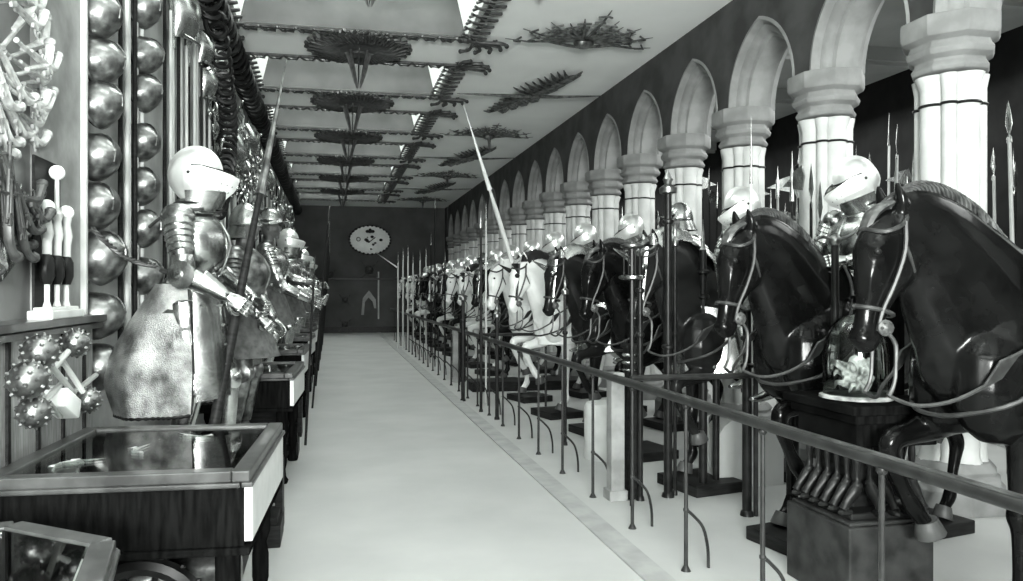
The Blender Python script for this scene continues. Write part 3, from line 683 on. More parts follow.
def make_horse(name, raise_side, material, mane='comb', chanfron=None, barding=None):
    e = empty(name)
    put('body', hfix(horse_mb(raise_side)), material, e, voxel=.0145, sm=4)
    m = MB(); N = 38                                                       # braided crest
    path = catmull([(-.60, 1.985), (-.50, 2.05), (-.38, 2.09), (-.22, 2.08), (-.05, 2.02), (.10, 1.90), (.26, 1.74)], 12)
    for k in range(N):
        u = k/(N-1)*(len(path)-1.001); i = int(u); f_ = u-i
        x = path[i][0]*(1-f_)+path[i+1][0]*f_; z = path[i][1]*(1-f_)+path[i+1][1]*f_
        x2, z2 = path[min(i+1, len(path)-1)]; x1, z1 = path[max(i-1, 0)]; t = V((x2-x1, 0, z2-z1)).normalized(); nn = V((-t.z, 0, t.x))
        c = V((x, 0, z))
        m.tube([c-nn*.06+t*.03, c-nn*.006, c+nn*.016-t*.03, c+nn*.020-t*.075], [(.026, .011), (.032, .012), (.022, .009), (.005, .004)], 7, side=(0, 1, 0))
        m.tube([c+V((0, -.025, -.0)), c+V((0, -.075+.012*math.sin(k*1.7), -.10))-nn*.03, c+V((0, -.115, -.20))-nn*.05+t*.05*math.sin(k*.9)], [.014, .016, .006], 6, smooth=2) if k > 4 and k % 3 == 0 and z < 2.03 else None
    m.tube([(-.57, 0, 2.0), (-.66, 0, 1.95), (-.70, .01, 1.86), (-.715, .0, 1.80)], [(.05, .02), (.05, .024), (.035, .02), (.01, .01)], 8, smooth=3, side=(0, 1, 0))
    put('mane', hfix(m), mane, e)
    ey = MB()
    for s in (-1, 1): ey.ball((-.695, s*.080, 1.755), (.020, .013, .018), 10)
    put('eye', hfix(ey), 'dark', e)
    up = (-.20, raise_side*.175, .42); dn = (-.05, -raise_side*.165, .08)
    hb = MB(); hoof(hb, V(dn)+V((.01, 0, .015)), (-.3, 0, -1)); put('hoof', hfix(hb), 'hoof', e)
    hb = MB(); hoof(hb, V(up)+V((-.0, 0, .02)), (.35, 0, -1)); put('hoof', hfix(hb), 'hoof', e)
    for s in (-1, 1):
        dx = .12 if s == raise_side else -.05
        hb = MB(); hoof(hb, (1.25+dx, s*.165, .095), (-.3, 0, -1)); put('hoof', hfix(hb), 'hoof', e)
    t = MB().tube([(1.50, 0, 1.36), (1.62, 0, 1.32), (1.68, 0, 1.1), (1.66, .0, .75), (1.60, 0, .5)], [.05, .06, .085, .08, .015], 10, smooth=4); put('tail', hfix(t), mane, e)
    # bridle: straps round the head, bit with boss, reins
    br = MB()
    def ringx(pts, r=.010): br.tube(pts+[pts[0]], r, 6, smooth=3)
    for (cx, cz, rx, rz_, ry) in ((-.672, 1.47, .094, .0, .072), ):
        br.tube([(-.76, 0, 1.49), (-.735, .050, 1.485), (-.66, .072, 1.47), (-.59, .05, 1.45), (-.565, 0, 1.44), (-.59, -.05, 1.45), (-.66, -.072, 1.47), (-.735, -.050, 1.485), (-.76, 0, 1.49)], (.012), 6, smooth=3)
    br.tube([(-.72, 0, 1.87), (-.665, .094, 1.85), (-.56, .10, 1.90), (-.50, 0, 2.0), (-.56, -.10, 1.90), (-.665, -.094, 1.85), (-.72, 0, 1.87)], .012, 6, smooth=3)
    for s in (-1, 1):
        br.tube([(-.565, s*.105, 1.90), (-.575, s*.115, 1.76), (-.62, s*.100, 1.60), (-.665, s*.074, 1.47), (-.685, s*.066, 1.37)], .011, 6, smooth=3)
        br.tube([(-.575, s*.112, 1.80), (-.50, s*.085, 1.66), (-.46, 0, 1.64)], .009, 6, smooth=2)
    put('bridle', hfix(br), 'leather', e)
    for s in (-1, 1):
        bt = MB().lathe([(.0, 0), (.040, .004), (.040, .014), (.028, .022), (.0, .03)], 16, c=(-.655, s*.072, 1.385), axis=(-.1, s, 0)); bt.tube([(-.65, s*.080, 1.37), (-.60, s*.082, 1.30), (-.61, s*.083, 1.20), (-.64, s*.083, 1.14)], [.009, .01, .009, .012], 6, smooth=3)
        for k in range(6):
            a = k*PI/3; bt.ball((-.655+.028*math.cos(a), s*.092, 1.385+.028*math.sin(a)), .009, 6)
        put('bit_boss', hfix(bt), 'gun', e)
    for s in (-1, 1):
        rn = MB().tube([(-.64, s*.084, 1.14), (-.52, s*.15, 1.10), (-.36, s*.27, 1.17), (-.04, s*.34, 1.40), (.12, s*.26, 1.66), (.14, s*.15, 1.86)], [(.010, .010)]*6, 6, smooth=5); put('rein', hfix(rn), 'leather', e)
    st = MB().tube([(.10, -.35, 1.30), (-.14, -.31, 1.13), (-.30, -.15, 1.05), (-.33, 0, 1.03), (-.30, .15, 1.05), (-.14, .31, 1.13), (.10, .35, 1.30)], (.012), 6, smooth=4); put('breast_strap', hfix(st), 'leather', e)
    # saddle with steel-faced bows
    s_ = MB().tube([(.26, 0, 1.70), (.34, 0, 1.665), (.48, 0, 1.64), (.62, 0, 1.66), (.70, 0, 1.70)], [(.12, .10), (.20, .07), (.22, .06), (.22, .07), (.14, .10)], 16, smooth=4, side=(0, 1, 0))
    for sg in (-1, 1): s_.prism([(.26, 1.66), (.66, 1.66), (.62, 1.12), (.52, 1.02), (.36, 1.06), (.28, 1.3)], sg*.335-.01, sg*.335+.01, 'y')
    so = put('saddle', hfix(s_), 'leather', e)
    bw = MB().grid(lambda u, v: (.24-.05*v, math.sin((u-.5)*2.6)*(.20+.06*v), 1.60+math.cos((u-.5)*2.6)*(.10+.16*v)), 18, 5).grid(lambda u, v: (.72+.05*v, math.sin((u-.5)*2.6)*(.20+.05*v), 1.60+math.cos((u-.5)*2.6)*(.10+.14*v)), 18, 5)
    put('saddle_bow', hfix(bw), 'steel', so, solid=.012)
    if chanfron:
        c = MB().grid(lambda u, v: (-.60-.085-.03*v-(.075)*math.cos((u-.5)*2.7)*(1-.35*v)+.055, math.sin((u-.5)*2.7)*(.108-.045*v), 1.93-.50*v+.0), 18, 12)
        for s in (-1, 1): c.ball((-.685, s*.085, 1.765), (.035, .02, .03), 10)
        for s in (-1, 1): c.lathe([(.045, 0), (.03, .05), (.012, .09)], 10, c=(-.565, s*.062, 1.96), axis=(-.1, s*.1, 1))
        c.lathe([(.03, 0), (.02, .06), (.0, .20)], 10, c=(-.75, 0, 1.83), axis=(-1, 0, .5))
        put('chanfron', hfix(c), chanfron, e, solid=.008)
        cr = MB()                                                           # laminated crinet over the crest
        for k in range(9):
            x, z = path[8+int(k*6.2)]; x2, z2 = path[9+int(k*6.2)]; t = V((x2-x, 0, z2-z)).normalized(); nn = V((-t.z, 0, t.x)); c0 = V((x, 0, z))
            cr.grid(lambda u, v, c0=c0, nn=nn, t=t, k=k: tuple(c0+nn*(.02+.012*v-(1-math.cos((u-.5)*2.6))*.16)+V((0, math.sin((u-.5)*2.6)*(.11+.008*k+.01*v), 0))+t*(.10*v-.03)), 14, 3)
        put('crinet', hfix(cr), chanfron, e, solid=.006)
    if barding:
        p_ = MB().grid(lambda u, v: (-.30+.42*abs(math.sin((u-.5)*2.9))**1.6*1.1+.02*math.sin(v*3), math.sin((u-.5)*2.9)*(.37+.05*v), 1.52-.06*math.cos((u-.5)*2.9)-(.55)*v), 30, 10)
        for k in range(9):
            a = (k/8-.5)*2.7; p_.ball((-.30+.46*abs(math.sin(a))**1.6, math.sin(a)*.42, 1.0), .016, 6)
        put('peytral', hfix(p_), barding, e, solid=.012)
    return e
# ---- prototypes
HA = make_horse('horse', -1, 'black'); HB = make_horse('horse', 1, 'black')
HW_ = make_horse('horse', -1, 'white', mane='kerb')
HC = make_horse('horse', -1, 'dapple', chanfron='steel', barding='steel')
HD = make_horse('horse', 1, 'white', mane='kerb', chanfron='dark', barding='enamel')
for h in (HA, HB, HW_, HC, HD): h['category'] = 'horse'
TA, TB, TW, TC, TD = map(tree_of, (HA, HB, HW_, HC, HD))
R1 = figure(empty('mounted_armour'), SEAT, 'close', head_rot=(0, -.40, -.38))
J2 = dict(SEAT); J2['wR'] = (-.40, .26, 2.02); J2['eR'] = (-.10, .34, 1.93)
R2 = figure(empty('mounted_armour'), J2, 'close', body='iron', plates='iron', head_rot=(0, -.12, -.3))
R3 = figure(empty('mounted_armour'), SEAT, 'burgonet', body='iron', plates='steel', head_rot=(0, 0, -.4))
for r in (R1, R2, R3): r['category'] = 'suit of armour'
TR1, TR2, TR3 = map(tree_of, (R1, R2, R3))
slab0 = MB().box((0, 0, .045), (.50, .52, .09)); slab_m = slab0.mesh('foot_slab', bevel=.008, smooth=False)
slab_m.materials.append(M['wood'])
hs = .945
# (head px column, depth D of the head, yaw, horse tree, rider tree, horse label, rider label)
row = [
 (873, 3.50, 0, TB, None, 'nearest glossy black horse with braided crest, filling the right edge', 'armoured rider on the nearest black horse, out of frame at the right'),
 (731, 4.60, 12, TA, TR1, 'glossy black horse with raised foreleg, second from the right', 'bright visored rider between the two nearest dark horses'),
 (640, 6.05, 12, TC, TR1, 'dark horse with steel face guard, third from the right', 'bright visored rider in front of the column behind the second dark horse'),
 (590, 7.25, 12, TA, TR3, 'black horse fourth from the right beside the thick post', 'rider in round dark helmet just right of the tall knobbed post'),
 (552, 8.40, 12, TC, TR1, 'dark horse with steel face guard, fifth from the right', 'visored rider fifth from the right edge'),
 (516, 9.60, 14, TD, TR1, 'white horse with dark face mask and white breast cover', 'visored rider sixth from the right edge'),
 (494, 11.0, 16, TW, TR1, 'plain white horse with dark bridle, seventh from the right', 'visored rider on the plain white horse'),
]
def fwd(yaw): return V((-math.cos(yaw), -math.sin(yaw), 0))
HORSES = []
for i, (px, D, yd, T_, TRd, lab, rl) in enumerate(row):
    yaw = math.radians(yd); hp = at_d(px, 270, D); p = V((hp.x, hp.y, 0))-fwd(yaw)*(.66*hs)
    HORSES.append((p, yaw, T_, TRd, lab, rl))
y = HORSES[-1][0].y+1.5; seq = [TC, TD, TW, TC, TD, TA, TC, TD, TW, TC, TW]
for k in range(11):
    HORSES.append((V((3.10, 12.9+1.485*k, 0)), math.radians(12), seq[k], [TR1, TR2, TR1, TR3][k % 4],
                   f'{["armoured dark horse", "masked pale horse", "white horse", "armoured dark horse", "masked pale horse", "dark horse", "armoured dark horse", "masked pale horse", "white horse", "armoured dark horse", "white horse"][k]} in the distant part of the row, {ORD[k]} beyond the plain white horse',
                   f'small distant rider, {ORD[k]} beyond the plain white horse in the row'))
SLAB_H = .09
for i, (p, yaw, T_, TRd, lab, rl) in enumerate(HORSES):
    h = dup(T_, (p.x, p.y, SLAB_H), yaw, label=lab, group='horses of the mounted row', scale=hs)
    rp = p-fwd(yaw)*(.50*hs)
    if TRd is None: r = None
    else: r = dup(TRd, (rp.x, rp.y, SLAB_H-.09), yaw, label=rl, group='riders of the mounted row', scale=.99)
    for nm, off in (('front', -.02), ('back', 1.06)):
        sp = p-fwd(yaw)*off*hs
        o = bpy.data.objects.new('foot_slab', slab_m); sc.collection.objects.link(o); o.location = (sp.x, sp.y, 0); o.rotation_euler = (0, 0, yaw)
        tag(o, f'dark wooden slab under the {nm} feet of the {("horse "+ORD[i]+" from the right")}', 'plinth', 'foot slabs under the horses')
for T_ in (TA, TB, TW, TC, TD, TR1, TR2, TR3): drop(T_)

# ================================================================ KNIGHTS ON FOOT ALONG THE LEFT (facing +x: turned 180)
def STAND():
    return dict(pel=(.02, 0, 1.06), che=(-.01, 0, 1.40), neck=(0, 0, 1.56), head=(-.02, 0, 1.735), s=(.01, .205, 1.485),
            eL=(-.05, -.29, 1.20), wL=(-.28, -.22, 1.10), eR=(.02, .30, 1.21), wR=(-.22, .27, 1.02),
            h=(.01, .105, .98), k=(-.04, .13, .56), a=(.04, .15, .13))
def pedestal(loc, label, h=.55, s=.52):
    b = MB().box((0, 0, .06), (s+.06, s+.06, .12)).box((0, 0, h/2+.03), (s-.04, s-.04, h-.1)).box((0, 0, h-.03), (s+.04, s+.04, .06))
    return tag(put('pedestal', b, 'wood', loc=loc, bevel=.008, smooth=False), label, 'pedestal', 'pedestals under the knights on foot')
P1 = at_d(192, 290, 4.33); P1.z = 0
pedestal((P1.x, P1.y, 0), 'dark wooden pedestal under the nearest standing knight')
k1 = empty('standing_knight', (P1.x, P1.y, .565), rz=PI-math.radians(8), label='large bright standing knight in closed helmet holding a long lance, left foreground', cat='suit of armour')
J = STAND(); J['wL'] = (-.34, -.10, 1.02); J['eL'] = (-.08, -.27, 1.17)
J['eR'] = (-.05, .28, 1.17); J['wR'] = (-.27, .23, 1.05); J['kL'] = (-.16, -.13, .56); J['aL'] = (-.14, -.15, .13)
figure(k1, J, 'close', body='steel', plates='steel', voxel=.012, hands=((.75, (0, -1, .2)), (.75, (0, 1, .3))), hd=(None, (-.75, -.1, -.5)))
sk = MB()                                                        # flaring mail skirt with a roped edge
def skf(u, v):
    a = 2*PI*u; fl = v**1.15; back = .5+.5*math.cos(a)
    a = math.radians(205)+math.radians(262)*u; back = .5+.5*math.cos(a)
    r = .17+.05*fl+.27*math.sin(min(1, v*1.15)*PI/2)*back*(1-.35*max(0, v-.7)/.3)+.022*math.sin(a*7+v*2)*v
    return (.02+math.cos(a)*r, math.sin(a)*(.185+.07*fl+.012*math.sin(a*9)*v), 1.12-.70*v-.05*back*v)
sk.grid(skf, 60, 14); skm = put('mail_skirt', sk, 'mail', k1, solid=.01)
re = MB(); pts = [skf(u/90, 1) for u in range(91)]
P_ = [V(p) for p in pts]; re.tube(P_, [.012 if k % 2 else .007 for k in range(len(P_))], 6)
for s in (-1, 1):
    re.tube([V(skf(0 if s > 0 else 1, k/40))+V((0, s*.006, 0)) for k in range(41)], [.011 if k % 2 else .006 for k in range(41)], 6)
put('roped_edge', re, 'dark', skm)
bel = MB().tube([(.12*math.cos(t*PI/12)*1.35-.0, .20*math.sin(t*PI/12)*.92, 1.17+.03*math.cos(t*PI/12)) for t in range(25)], .012, 6); ta = MB().grid(lambda u, v: (.0-math.cos((u-.5)*2.4)*(.175+.07*v-.05*max(0, v-.6))-.01, .07+math.sin((u-.5)*2.4)*(.155+.02*math.sin(v*3)), 1.08-.62*v+.03*math.cos((u-.5)*2.4)*v), 18, 10)
for k in range(4): ta.tube([(-.11, -.06, 1.0-.11*k), (-.205-.012*k, .07, 1.0-.11*k), (-.11, .21, 1.0-.11*k)], .006, 6, smooth=4)
put('tasset', ta, 'steel', k1, solid=.008)
put('belt', bel, 'leather', k1)
put('strap', MB().tube([(.19, -.13, 1.44), (.06, -.225, 1.50), (-.12, -.17, 1.54)], .010, 6, smooth=4), 'leather', k1)
cs_ = MB().tube([(-.12, .17, 1.54), (.06, .225, 1.50), (.19, .13, 1.44)], .010, 6, smooth=4); put('strap', cs_, 'leather', k1)
# his lance: from beside his feet up through the hand
def shaft_weapon(name, p0, p1, r, label, cat='lance', head='leaf', material='wood', group=None, hl=.28, hm='steel', tip=None):
    p0, p1 = V(p0), V(p1); L = (p1-p0).length; x, y, z = frame_of(p1-p0)
    e = empty(name, p0, rot=Matrix((x, y, z)).transposed().to_euler(), label=label, cat=cat, group=group)
    put('shaft', MB().tube([(0, 0, 0), (0, 0, L*.35), (0, 0, L-hl)], [r, r, r*(tip or .75)], 10), material, e)
    b = MB()
    if head == 'leaf': b.lathe([(r*1.3, L-hl-.04), (r*1.2, L-hl), (.006, L-hl+.02), (.030, L-hl*.65), (.018, L-hl*.3), (.001, L)], 8, sy=.35)
    elif head == 'halberd':
        b.lathe([(r*1.3, L-hl-.1), (r*1.1, L-hl*.6), (.010, L-hl*.5), (.001, L)], 8)
        b.prism([(.0, L-hl), (.13, L-hl-.03), (.16, L-hl*.75), (.13, L-hl*.45), (0, L-hl*.6)], -.006, .006, 'y'); b.prism([(0, L-hl*.95), (0, L-hl*.7), (-.12, L-hl*.9)], -.006, .006, 'y')
    elif head == 'cone': b.lathe([(r*1.1, L-hl-.03), (r*.9, L-hl), (.001, L)], 8)
    put('spearhead', b, hm, e)
    return e
HZ = at_d(240, 301, 4.28)
q0 = at_d(216, 415, 4.18); q1 = at_d(287, 58, 4.75)
shaft_weapon('lance', q0+(q0-q1)*.22, q1, .030, 'long dark lance held by the large bright knight, left foreground', head='cone', hl=.9, tip=.55, hm='iron')
# further knights
kn_spots = []
spec = [(268, 8.15, 'morion', 'steel'), (243, 6.05, 'burgonet', 'steel'), (285, 9.9, 'close', 'steel'), (291, 12.6, 'morion', 'bright'), (300, 15.4, 'close', 'steel'), (306, 18.2, 'burgonet', 'steel'), (311, 21.0, 'close', 'steel'), (315, 24, 'morion', 'steel')]
KL = ['standing armoured figure in brimmed pointed helmet with arm stretched over the cases', 'shorter figure in round helmet half hidden behind the lance',
      'third standing knight along the left, beyond the brimmed helmet', 'fourth standing knight along the left', 'fifth standing knight along the left', 'sixth standing knight along the left', 'seventh standing knight along the left', 'farthest standing knight along the left']
JB = STAND(); JB['wL'] = (-.42, -.20, 1.14); JB['eL'] = (-.16, -.28, 1.19); JB['wR'] = (-.46, .16, .94); JB['eR'] = (-.15, .29, 1.10)
protos = {}
JC = STAND(); JC['wL'] = (-.20, -.24, .95); JC['eL'] = (-.03, -.30, 1.18); JC['wR'] = (-.20, .24, 1.0); JC['eR'] = (-.02, .30, 1.18)
for hm, pl in (('morion', 'steel'), ('close', 'steel'), ('burgonet', 'iron')):
    f_ = empty('standing_knight'); figure(f_, JC if hm == 'burgonet' else JB, hm, body='gun' if hm == 'burgonet' else 'iron', plates=pl, voxel=.016, hands=((.5, (0, -1, .2)), (.5, (0, 1, .3)))); f_['category'] = 'suit of armour'
    protos_pose = None
    sk2 = MB().grid(lambda u, v: (.02+math.cos(2*PI*u)*(.16+.14*v+.01*math.sin(2*PI*u*8)*v), math.sin(2*PI*u)*(.19+.10*v+.012*math.sin(2*PI*u*8)*v), 1.10-.42*v), 48, 8, closeu=True)
    put('skirt', sk2, 'cloth', f_, solid=.01); protos[hm] = tree_of(f_)
for i, (px, D, hm, pl) in enumerate(spec):
    P = at_d(px, 290, D); z = .60 if i != 1 else .44
    if i >= 2: P.x = -.62; P.y = 10.85+2.5*(i-2)
    pedestal((P.x, P.y, 0), f'dark pedestal under the {["figure in the brimmed helmet", "figure in the round helmet", "third standing knight", "fourth standing knight", "fifth standing knight", "sixth standing knight", "seventh standing knight", "farthest standing knight"][i]}', h=z-.05)
    dup(protos[hm], (P.x, P.y, z), PI-math.radians(10 if i else 0), label=KL[i], group='knights standing along the left')
    if i >= 2: shaft_weapon('lance', (P.x+.36, P.y-.1, .0), (P.x+.60, P.y+.0, 2.9), .014, f'thin lance held by the {["", "", "third", "fourth", "fifth", "sixth", "seventh", "farthest"][i]} standing knight on the left', group='lances of the knights on the left')
for t in protos.values(): drop(t)
shaft_weapon('lance', (-.27, 8.2, .0), (-.17, 8.25, 2.05), .014, 'slim staff in front of the figure in the brimmed helmet')

# ================================================================ GLASS TOP CASES DOWN THE LEFT
def make_case(first=False):
    e = empty('display_case'); W, L, H = .98, 1.08, .95
    b = MB().box((0, 0, H-.175), (W-.05, L-.05, .25)).box((0, 0, H-.31), (W+.0, L+.0, .03)); put('case_body', b, 'case', e, bevel=.006, smooth=False)
    f = MB()
    for sx in (-1, 1): f.box((sx*(W/2-.035), 0, H-.02), (.07, L, .045))
    for sy in (-1, 1): f.box((0, sy*(L/2-.035), H-.02), (W-.142, .07, .045))
    for sx in (-1, 1): f.box((sx*(W/2-.01), 0, H-.05), (.045, L+.02, .02))
    for sy in (-1, 1): f.box((0, sy*(L/2-.01), H-.051), (W-.07, .045, .02))
    put('case_frame', f, 'frame', e, bevel=.006, smooth=False)
    put('lit_side_panel', MB().box((W/2-.012, 0, H-.17), (.035, L-.06, .22)), 'pale', e, bevel=.004, smooth=False)  # light falling on this side, painted as a paler panel
    put('glass_top', MB().box((0, 0, H-.012), (W-.13, L-.13, .006)), 'glass', e, smooth=False)
    put('lining', MB().box((0, 0, H-.047), (W-.13, L-.13, .012)), 'velvet', e, smooth=False)
    for sx in (-1, 1):
        for sy in (-1, 1):
            l = MB().lathe([(.045, 0), (.055, .03), (.035, .06), (.03, .12), (.042, .18), (.042, .30), (.03, .36), (.05, .42), (.05, .63)], 12, c=(sx*(W/2-.10), sy*(L/2-.10), 0)); put('leg', l, 'case', e)
    put('stretcher', MB().box((0, L/2-.10, .12), (W-.2, .05, .05)).box((0, -L/2+.10, .12), (W-.2, .05, .05)), 'case', e, bevel=.004, smooth=False)
    return e
c0 = make_case(); c0['category'] = 'display case'; c0T = tree_of(c0)
CX = -.78; CASEY = [3.58, 7.08, 9.6, 12.1, 14.6, 17.1, 19.6, 22.1, 24.6, 27.1]
for i, yy in enumerate(CASEY):
    lab = ['large glass-topped black case, nearest one with its glass showing', 'second glass-topped case beyond the knight, with dark front'][i] if i < 2 else f'{ORD[i]} glass-topped case along the left, counting from the camera'
    dup(c0T, (CX+(.01 if i == 0 else .0), yy, 0), math.radians(-3), label=lab, group='glass-topped cases along the left')
    b = MB().box((0, 0, .07), (.16, .34, .14)).box((0, 0, .16), (.12, .3, .05))
    o = put('plinth_block', b, 'wood', loc=(-.40, yy+(.72 if i else 1.55), 0), bevel=.006, smooth=False); tag(o, f'small dark block on the floor just beyond the {ORD[i]} glass-topped case', 'block', 'small blocks between the cases')
    # rack of small balusters standing between the cases
    if i < 6:
        e = empty('gun_rack', (CX-.02, yy+1.72 if i else 5.35, 0), label=f'low dark rack with short upright barrels before the {ORD[i+1]} case', cat='rack', group='low racks between the cases')
        put('rack_frame', MB().box((0, 0, .06), (.95, .26, .12)).box((0, 0, .48), (.95, .1, .05)).box((-.45, 0, .28), (.05, .2, .4)).box((.45, 0, .28), (.05, .2, .4)), 'wood', e, bevel=.005, smooth=False)
        for k in range(6): put('barrel', MB().lathe([(.03, .12), (.022, .3), (.02, .6), (.028, .62), (.028, .66)], 10, c=(-.35+.14*k, 0, 0)), 'steel', e)
drop(c0T)
# objects under the glass of the nearest case
for k, (x, y, r, lab) in enumerate([(-.22, .05, .3, 'dagger lying under the glass of the nearest case, left'), (.08, .28, 1.2, 'dagger lying under the glass at the far edge of the nearest case'), (.22, -.2, -.5, 'dagger lying under the glass of the nearest case, right')]):
    b = MB(); b.m = Euler((0, 0, r)).to_matrix().to_4x4(); blade(b, (0, 0, .006), (.3, 0, .006), .03, .004); b.bar((0, -.05, .006), (0, .05, .006), .012, .012); b.tube([(0, 0, .008), (-.1, 0, .008)], .011, 8); b.ball((-.11, 0, .010), .014, 6)
    tag(put('dagger', b, 'steel', loc=(CX+x, 3.58+y, .914)), lab, 'dagger')
for k, (x, y) in enumerate([(-.25, -.22), (.0, -.05), (.25, .25)]):
    o = bpy.data.objects.new('pistol', pist); sc.collection.objects.link(o); o.location = (CX+x-.1, 3.58+y, .928); o.rotation_euler = (0, 0, .4+k*.9); o.scale = (.7,)*3
    if not pist.materials: pist.materials.append(M['bone'])
    tag(o, ['pale-stocked pistol near the front left under the glass of the nearest case', 'pale-stocked pistol in the middle under the glass of the nearest case', 'pale-stocked pistol at the far right under the glass of the nearest case'][k], 'pistol')
# octagonal case at the bottom left corner
e = empty('octagonal_case', (-1.10, 2.08, -.03), rz=math.radians(10), label='octagonal glass-topped case cut off by the lower left corner', cat='display case')
R8 = .56
put('case_body', MB().lathe([(R8-.06, .70), (R8-.02, .74), (R8-.02, .90)], 8, ph=PI/8), 'case', e, smooth=False)
b = MB()
pts = [(R8*math.cos(PI/8+k*PI/4), R8*math.sin(PI/8+k*PI/4)) for k in range(8)]
for k in range(8):
    a, c = V((*pts[k], .925)), V((*pts[(k+1) % 8], .925)); b.bar(a*.94+V((0, 0, .925*.06)), c*.94+V((0, 0, .925*.06)), .07, .045, up=(0, 0, 1)); b.bar(a+V((0, 0, -.02)), c+V((0, 0, -.02)), .03, .02, up=(0, 0, 1))
put('case_frame', b, 'frame', e, bevel=.005, smooth=False)
put('glass_top', MB().lathe([(R8-.08, .935), (R8-.08, .941)], 8, ph=PI/8), 'glass', e, smooth=False)
put('lining', MB().lathe([(R8-.08, .895), (R8-.08, .905)], 8, ph=PI/8), 'pale', e, smooth=False)
put('pedestal', MB().lathe([(.30, 0), (.30, .06), (.14, .12), (.10, .3), (.14, .6), (.30, .70)], 8), 'case', e)
for k in range(7):
    a = math.radians(30+k*20); b = MB(); blade(b, (0, 0, .906), (.26, 0, .906), .018, .003); b.tube([(0, 0, .908), (-.05, 0, .908)], .007, 6)
    o = put('small_blade', b, 'bright', loc=(-1.10+.14*math.cos(a), 2.10+.14*math.sin(a), -.03)); o.rotation_euler = (0, 0, a); tag(o, 'small bright blade fanned under the glass of the octagonal case', 'blade', 'small blades in the octagonal case')
# gun carriage under the nearest case
e = empty('gun_carriage', (-.76, 3.52, 0), label='old gun carriage with studded wheels standing under the nearest case', cat='gun carriage')
for y_, nm in ((-.33, 'a'), (.33, 'b')):
    wv = put('wheel', MB().torus((0, y_, .33), .27, .045, axis=(0, 1, 0), n=36, m=8), 'dark', e)
    s_ = MB()
    for k in range(10):
        a = k*PI/5; s_.tube([(0, y_, .33), (.25*math.cos(a), y_, .33+.25*math.sin(a))], .016, 6)
    s_.lathe([(.05, -.07), (.06, 0), (.05, .07)], 12, c=(0, y_, .33), axis=(0, 1, 0)); put('spokes', s_, 'wood', wv)
    s_ = MB()
    for k in range(20): a = k*PI/10; s_.ball((.315*math.cos(a), y_, .33+.315*math.sin(a)), .014, 6)
    put('studded_rim', s_, 'dark', wv)
put('axle', MB().tube([(0, -.4, .33), (0, .4, .33)], .03, 8), 'dark', e)
e.scale = (.9, .9, .9)
put('gun_barrel', MB().lathe([(.05, -.30), (.10, -.26), (.105, -.1), (.085, .0), (.075, .3), (.09, .36), (.09, .4)], 18, c=(0, 0, .42), axis=(1, 0, .12)), 'iron', e)
# ================================================================ RAIL IN FRONT OF THE HORSES
RX, RZ = 2.05, 1.0
e = empty('barrier_rail', (RX, 2.0, 0), label='long dark iron handrail running the length of the row of horses', cat='railing')
put('handrail', MB().tube([(0, -3.5, RZ), (0, 24.5, RZ)], .026, 12), 'rail', e)
put('rail_cap', MB().tube([(0, -3.5, RZ+.024), (0, 24.5, RZ+.024)], [(.014, .010)]*2, 8), 'frame', e)
pm = MB().tube([(0, 0, 0), (0, 0, .5), (0, 0, RZ-.03)], [.013, .012, .011], 8).lathe([(.03, 0), (.022, .015), (.014, .03)], 10).ball((0, 0, RZ-.03), .022, 8).ball((0, 0, .36), .018, 8)
bm_ = MB().tube([(0, 0, .36), (.05, .01, .32), (.12, .02, .24), (.15, .02, .12), (.155, .02, 0)], [.010]*5, 7, smooth=4)
post_m = pm.mesh('rail_post'); brace_m = bm_.mesh('brace'); post_m.materials.append(M['rail']); brace_m.materials.append(M['rail'])
for k in range(30):
    o = bpy.data.objects.new('rail_post', post_m); sc.collection.objects.link(o); o.parent = e; o.location = (0, -.3+.8*k, 0)
    if k < 24: b_ = bpy.data.objects.new('brace', brace_m); sc.collection.objects.link(b_); b_.parent = o
for (y, lab) in ((5.62, 'thick pale square post in the rail line, nearest'), (13.4, 'thick pale square post farther down the rail line')):
    e2 = empty('square_post', (RX+.16, y, 0), label=lab, cat='post')
    put('post', MB().box((0, 0, .5), (.11, .11, 1.0)).box((0, 0, .04), (.15, .15, .08)), 'board', e2, bevel=.005, smooth=False)
    put('dark_post', MB().box((.13, 0, .60), (.10, .10, 1.2)).box((.13, 0, 1.21), (.13, .13, .03)), 'wood', e2, bevel=.005, smooth=False)
    if y < 6:
        nb = MB()
        for z in (1.02, 1.08, 1.14): nb.torus((.13, 0, z), .062, .012, n=16, m=5)
        put('iron_band', nb, 'steel', e2)
for (y, x1, lab) in ((5.0, 3.05, 'short iron cross rail running back from the handrail, nearest'), (10.3, 3.0, 'short iron cross rail in front of the white horses')):
    e2 = empty('cross_rail', (RX, y, 0), label=lab, cat='railing')
    put('bar', MB().tube([(.03, 0, 1.03), (x1-RX, 0, 1.03)], .022, 8), 'rail', e2)
    put('post', MB().tube([(x1-RX, 0, 0), (x1-RX, 0, 1.05)], .018, 8), 'rail', e2)
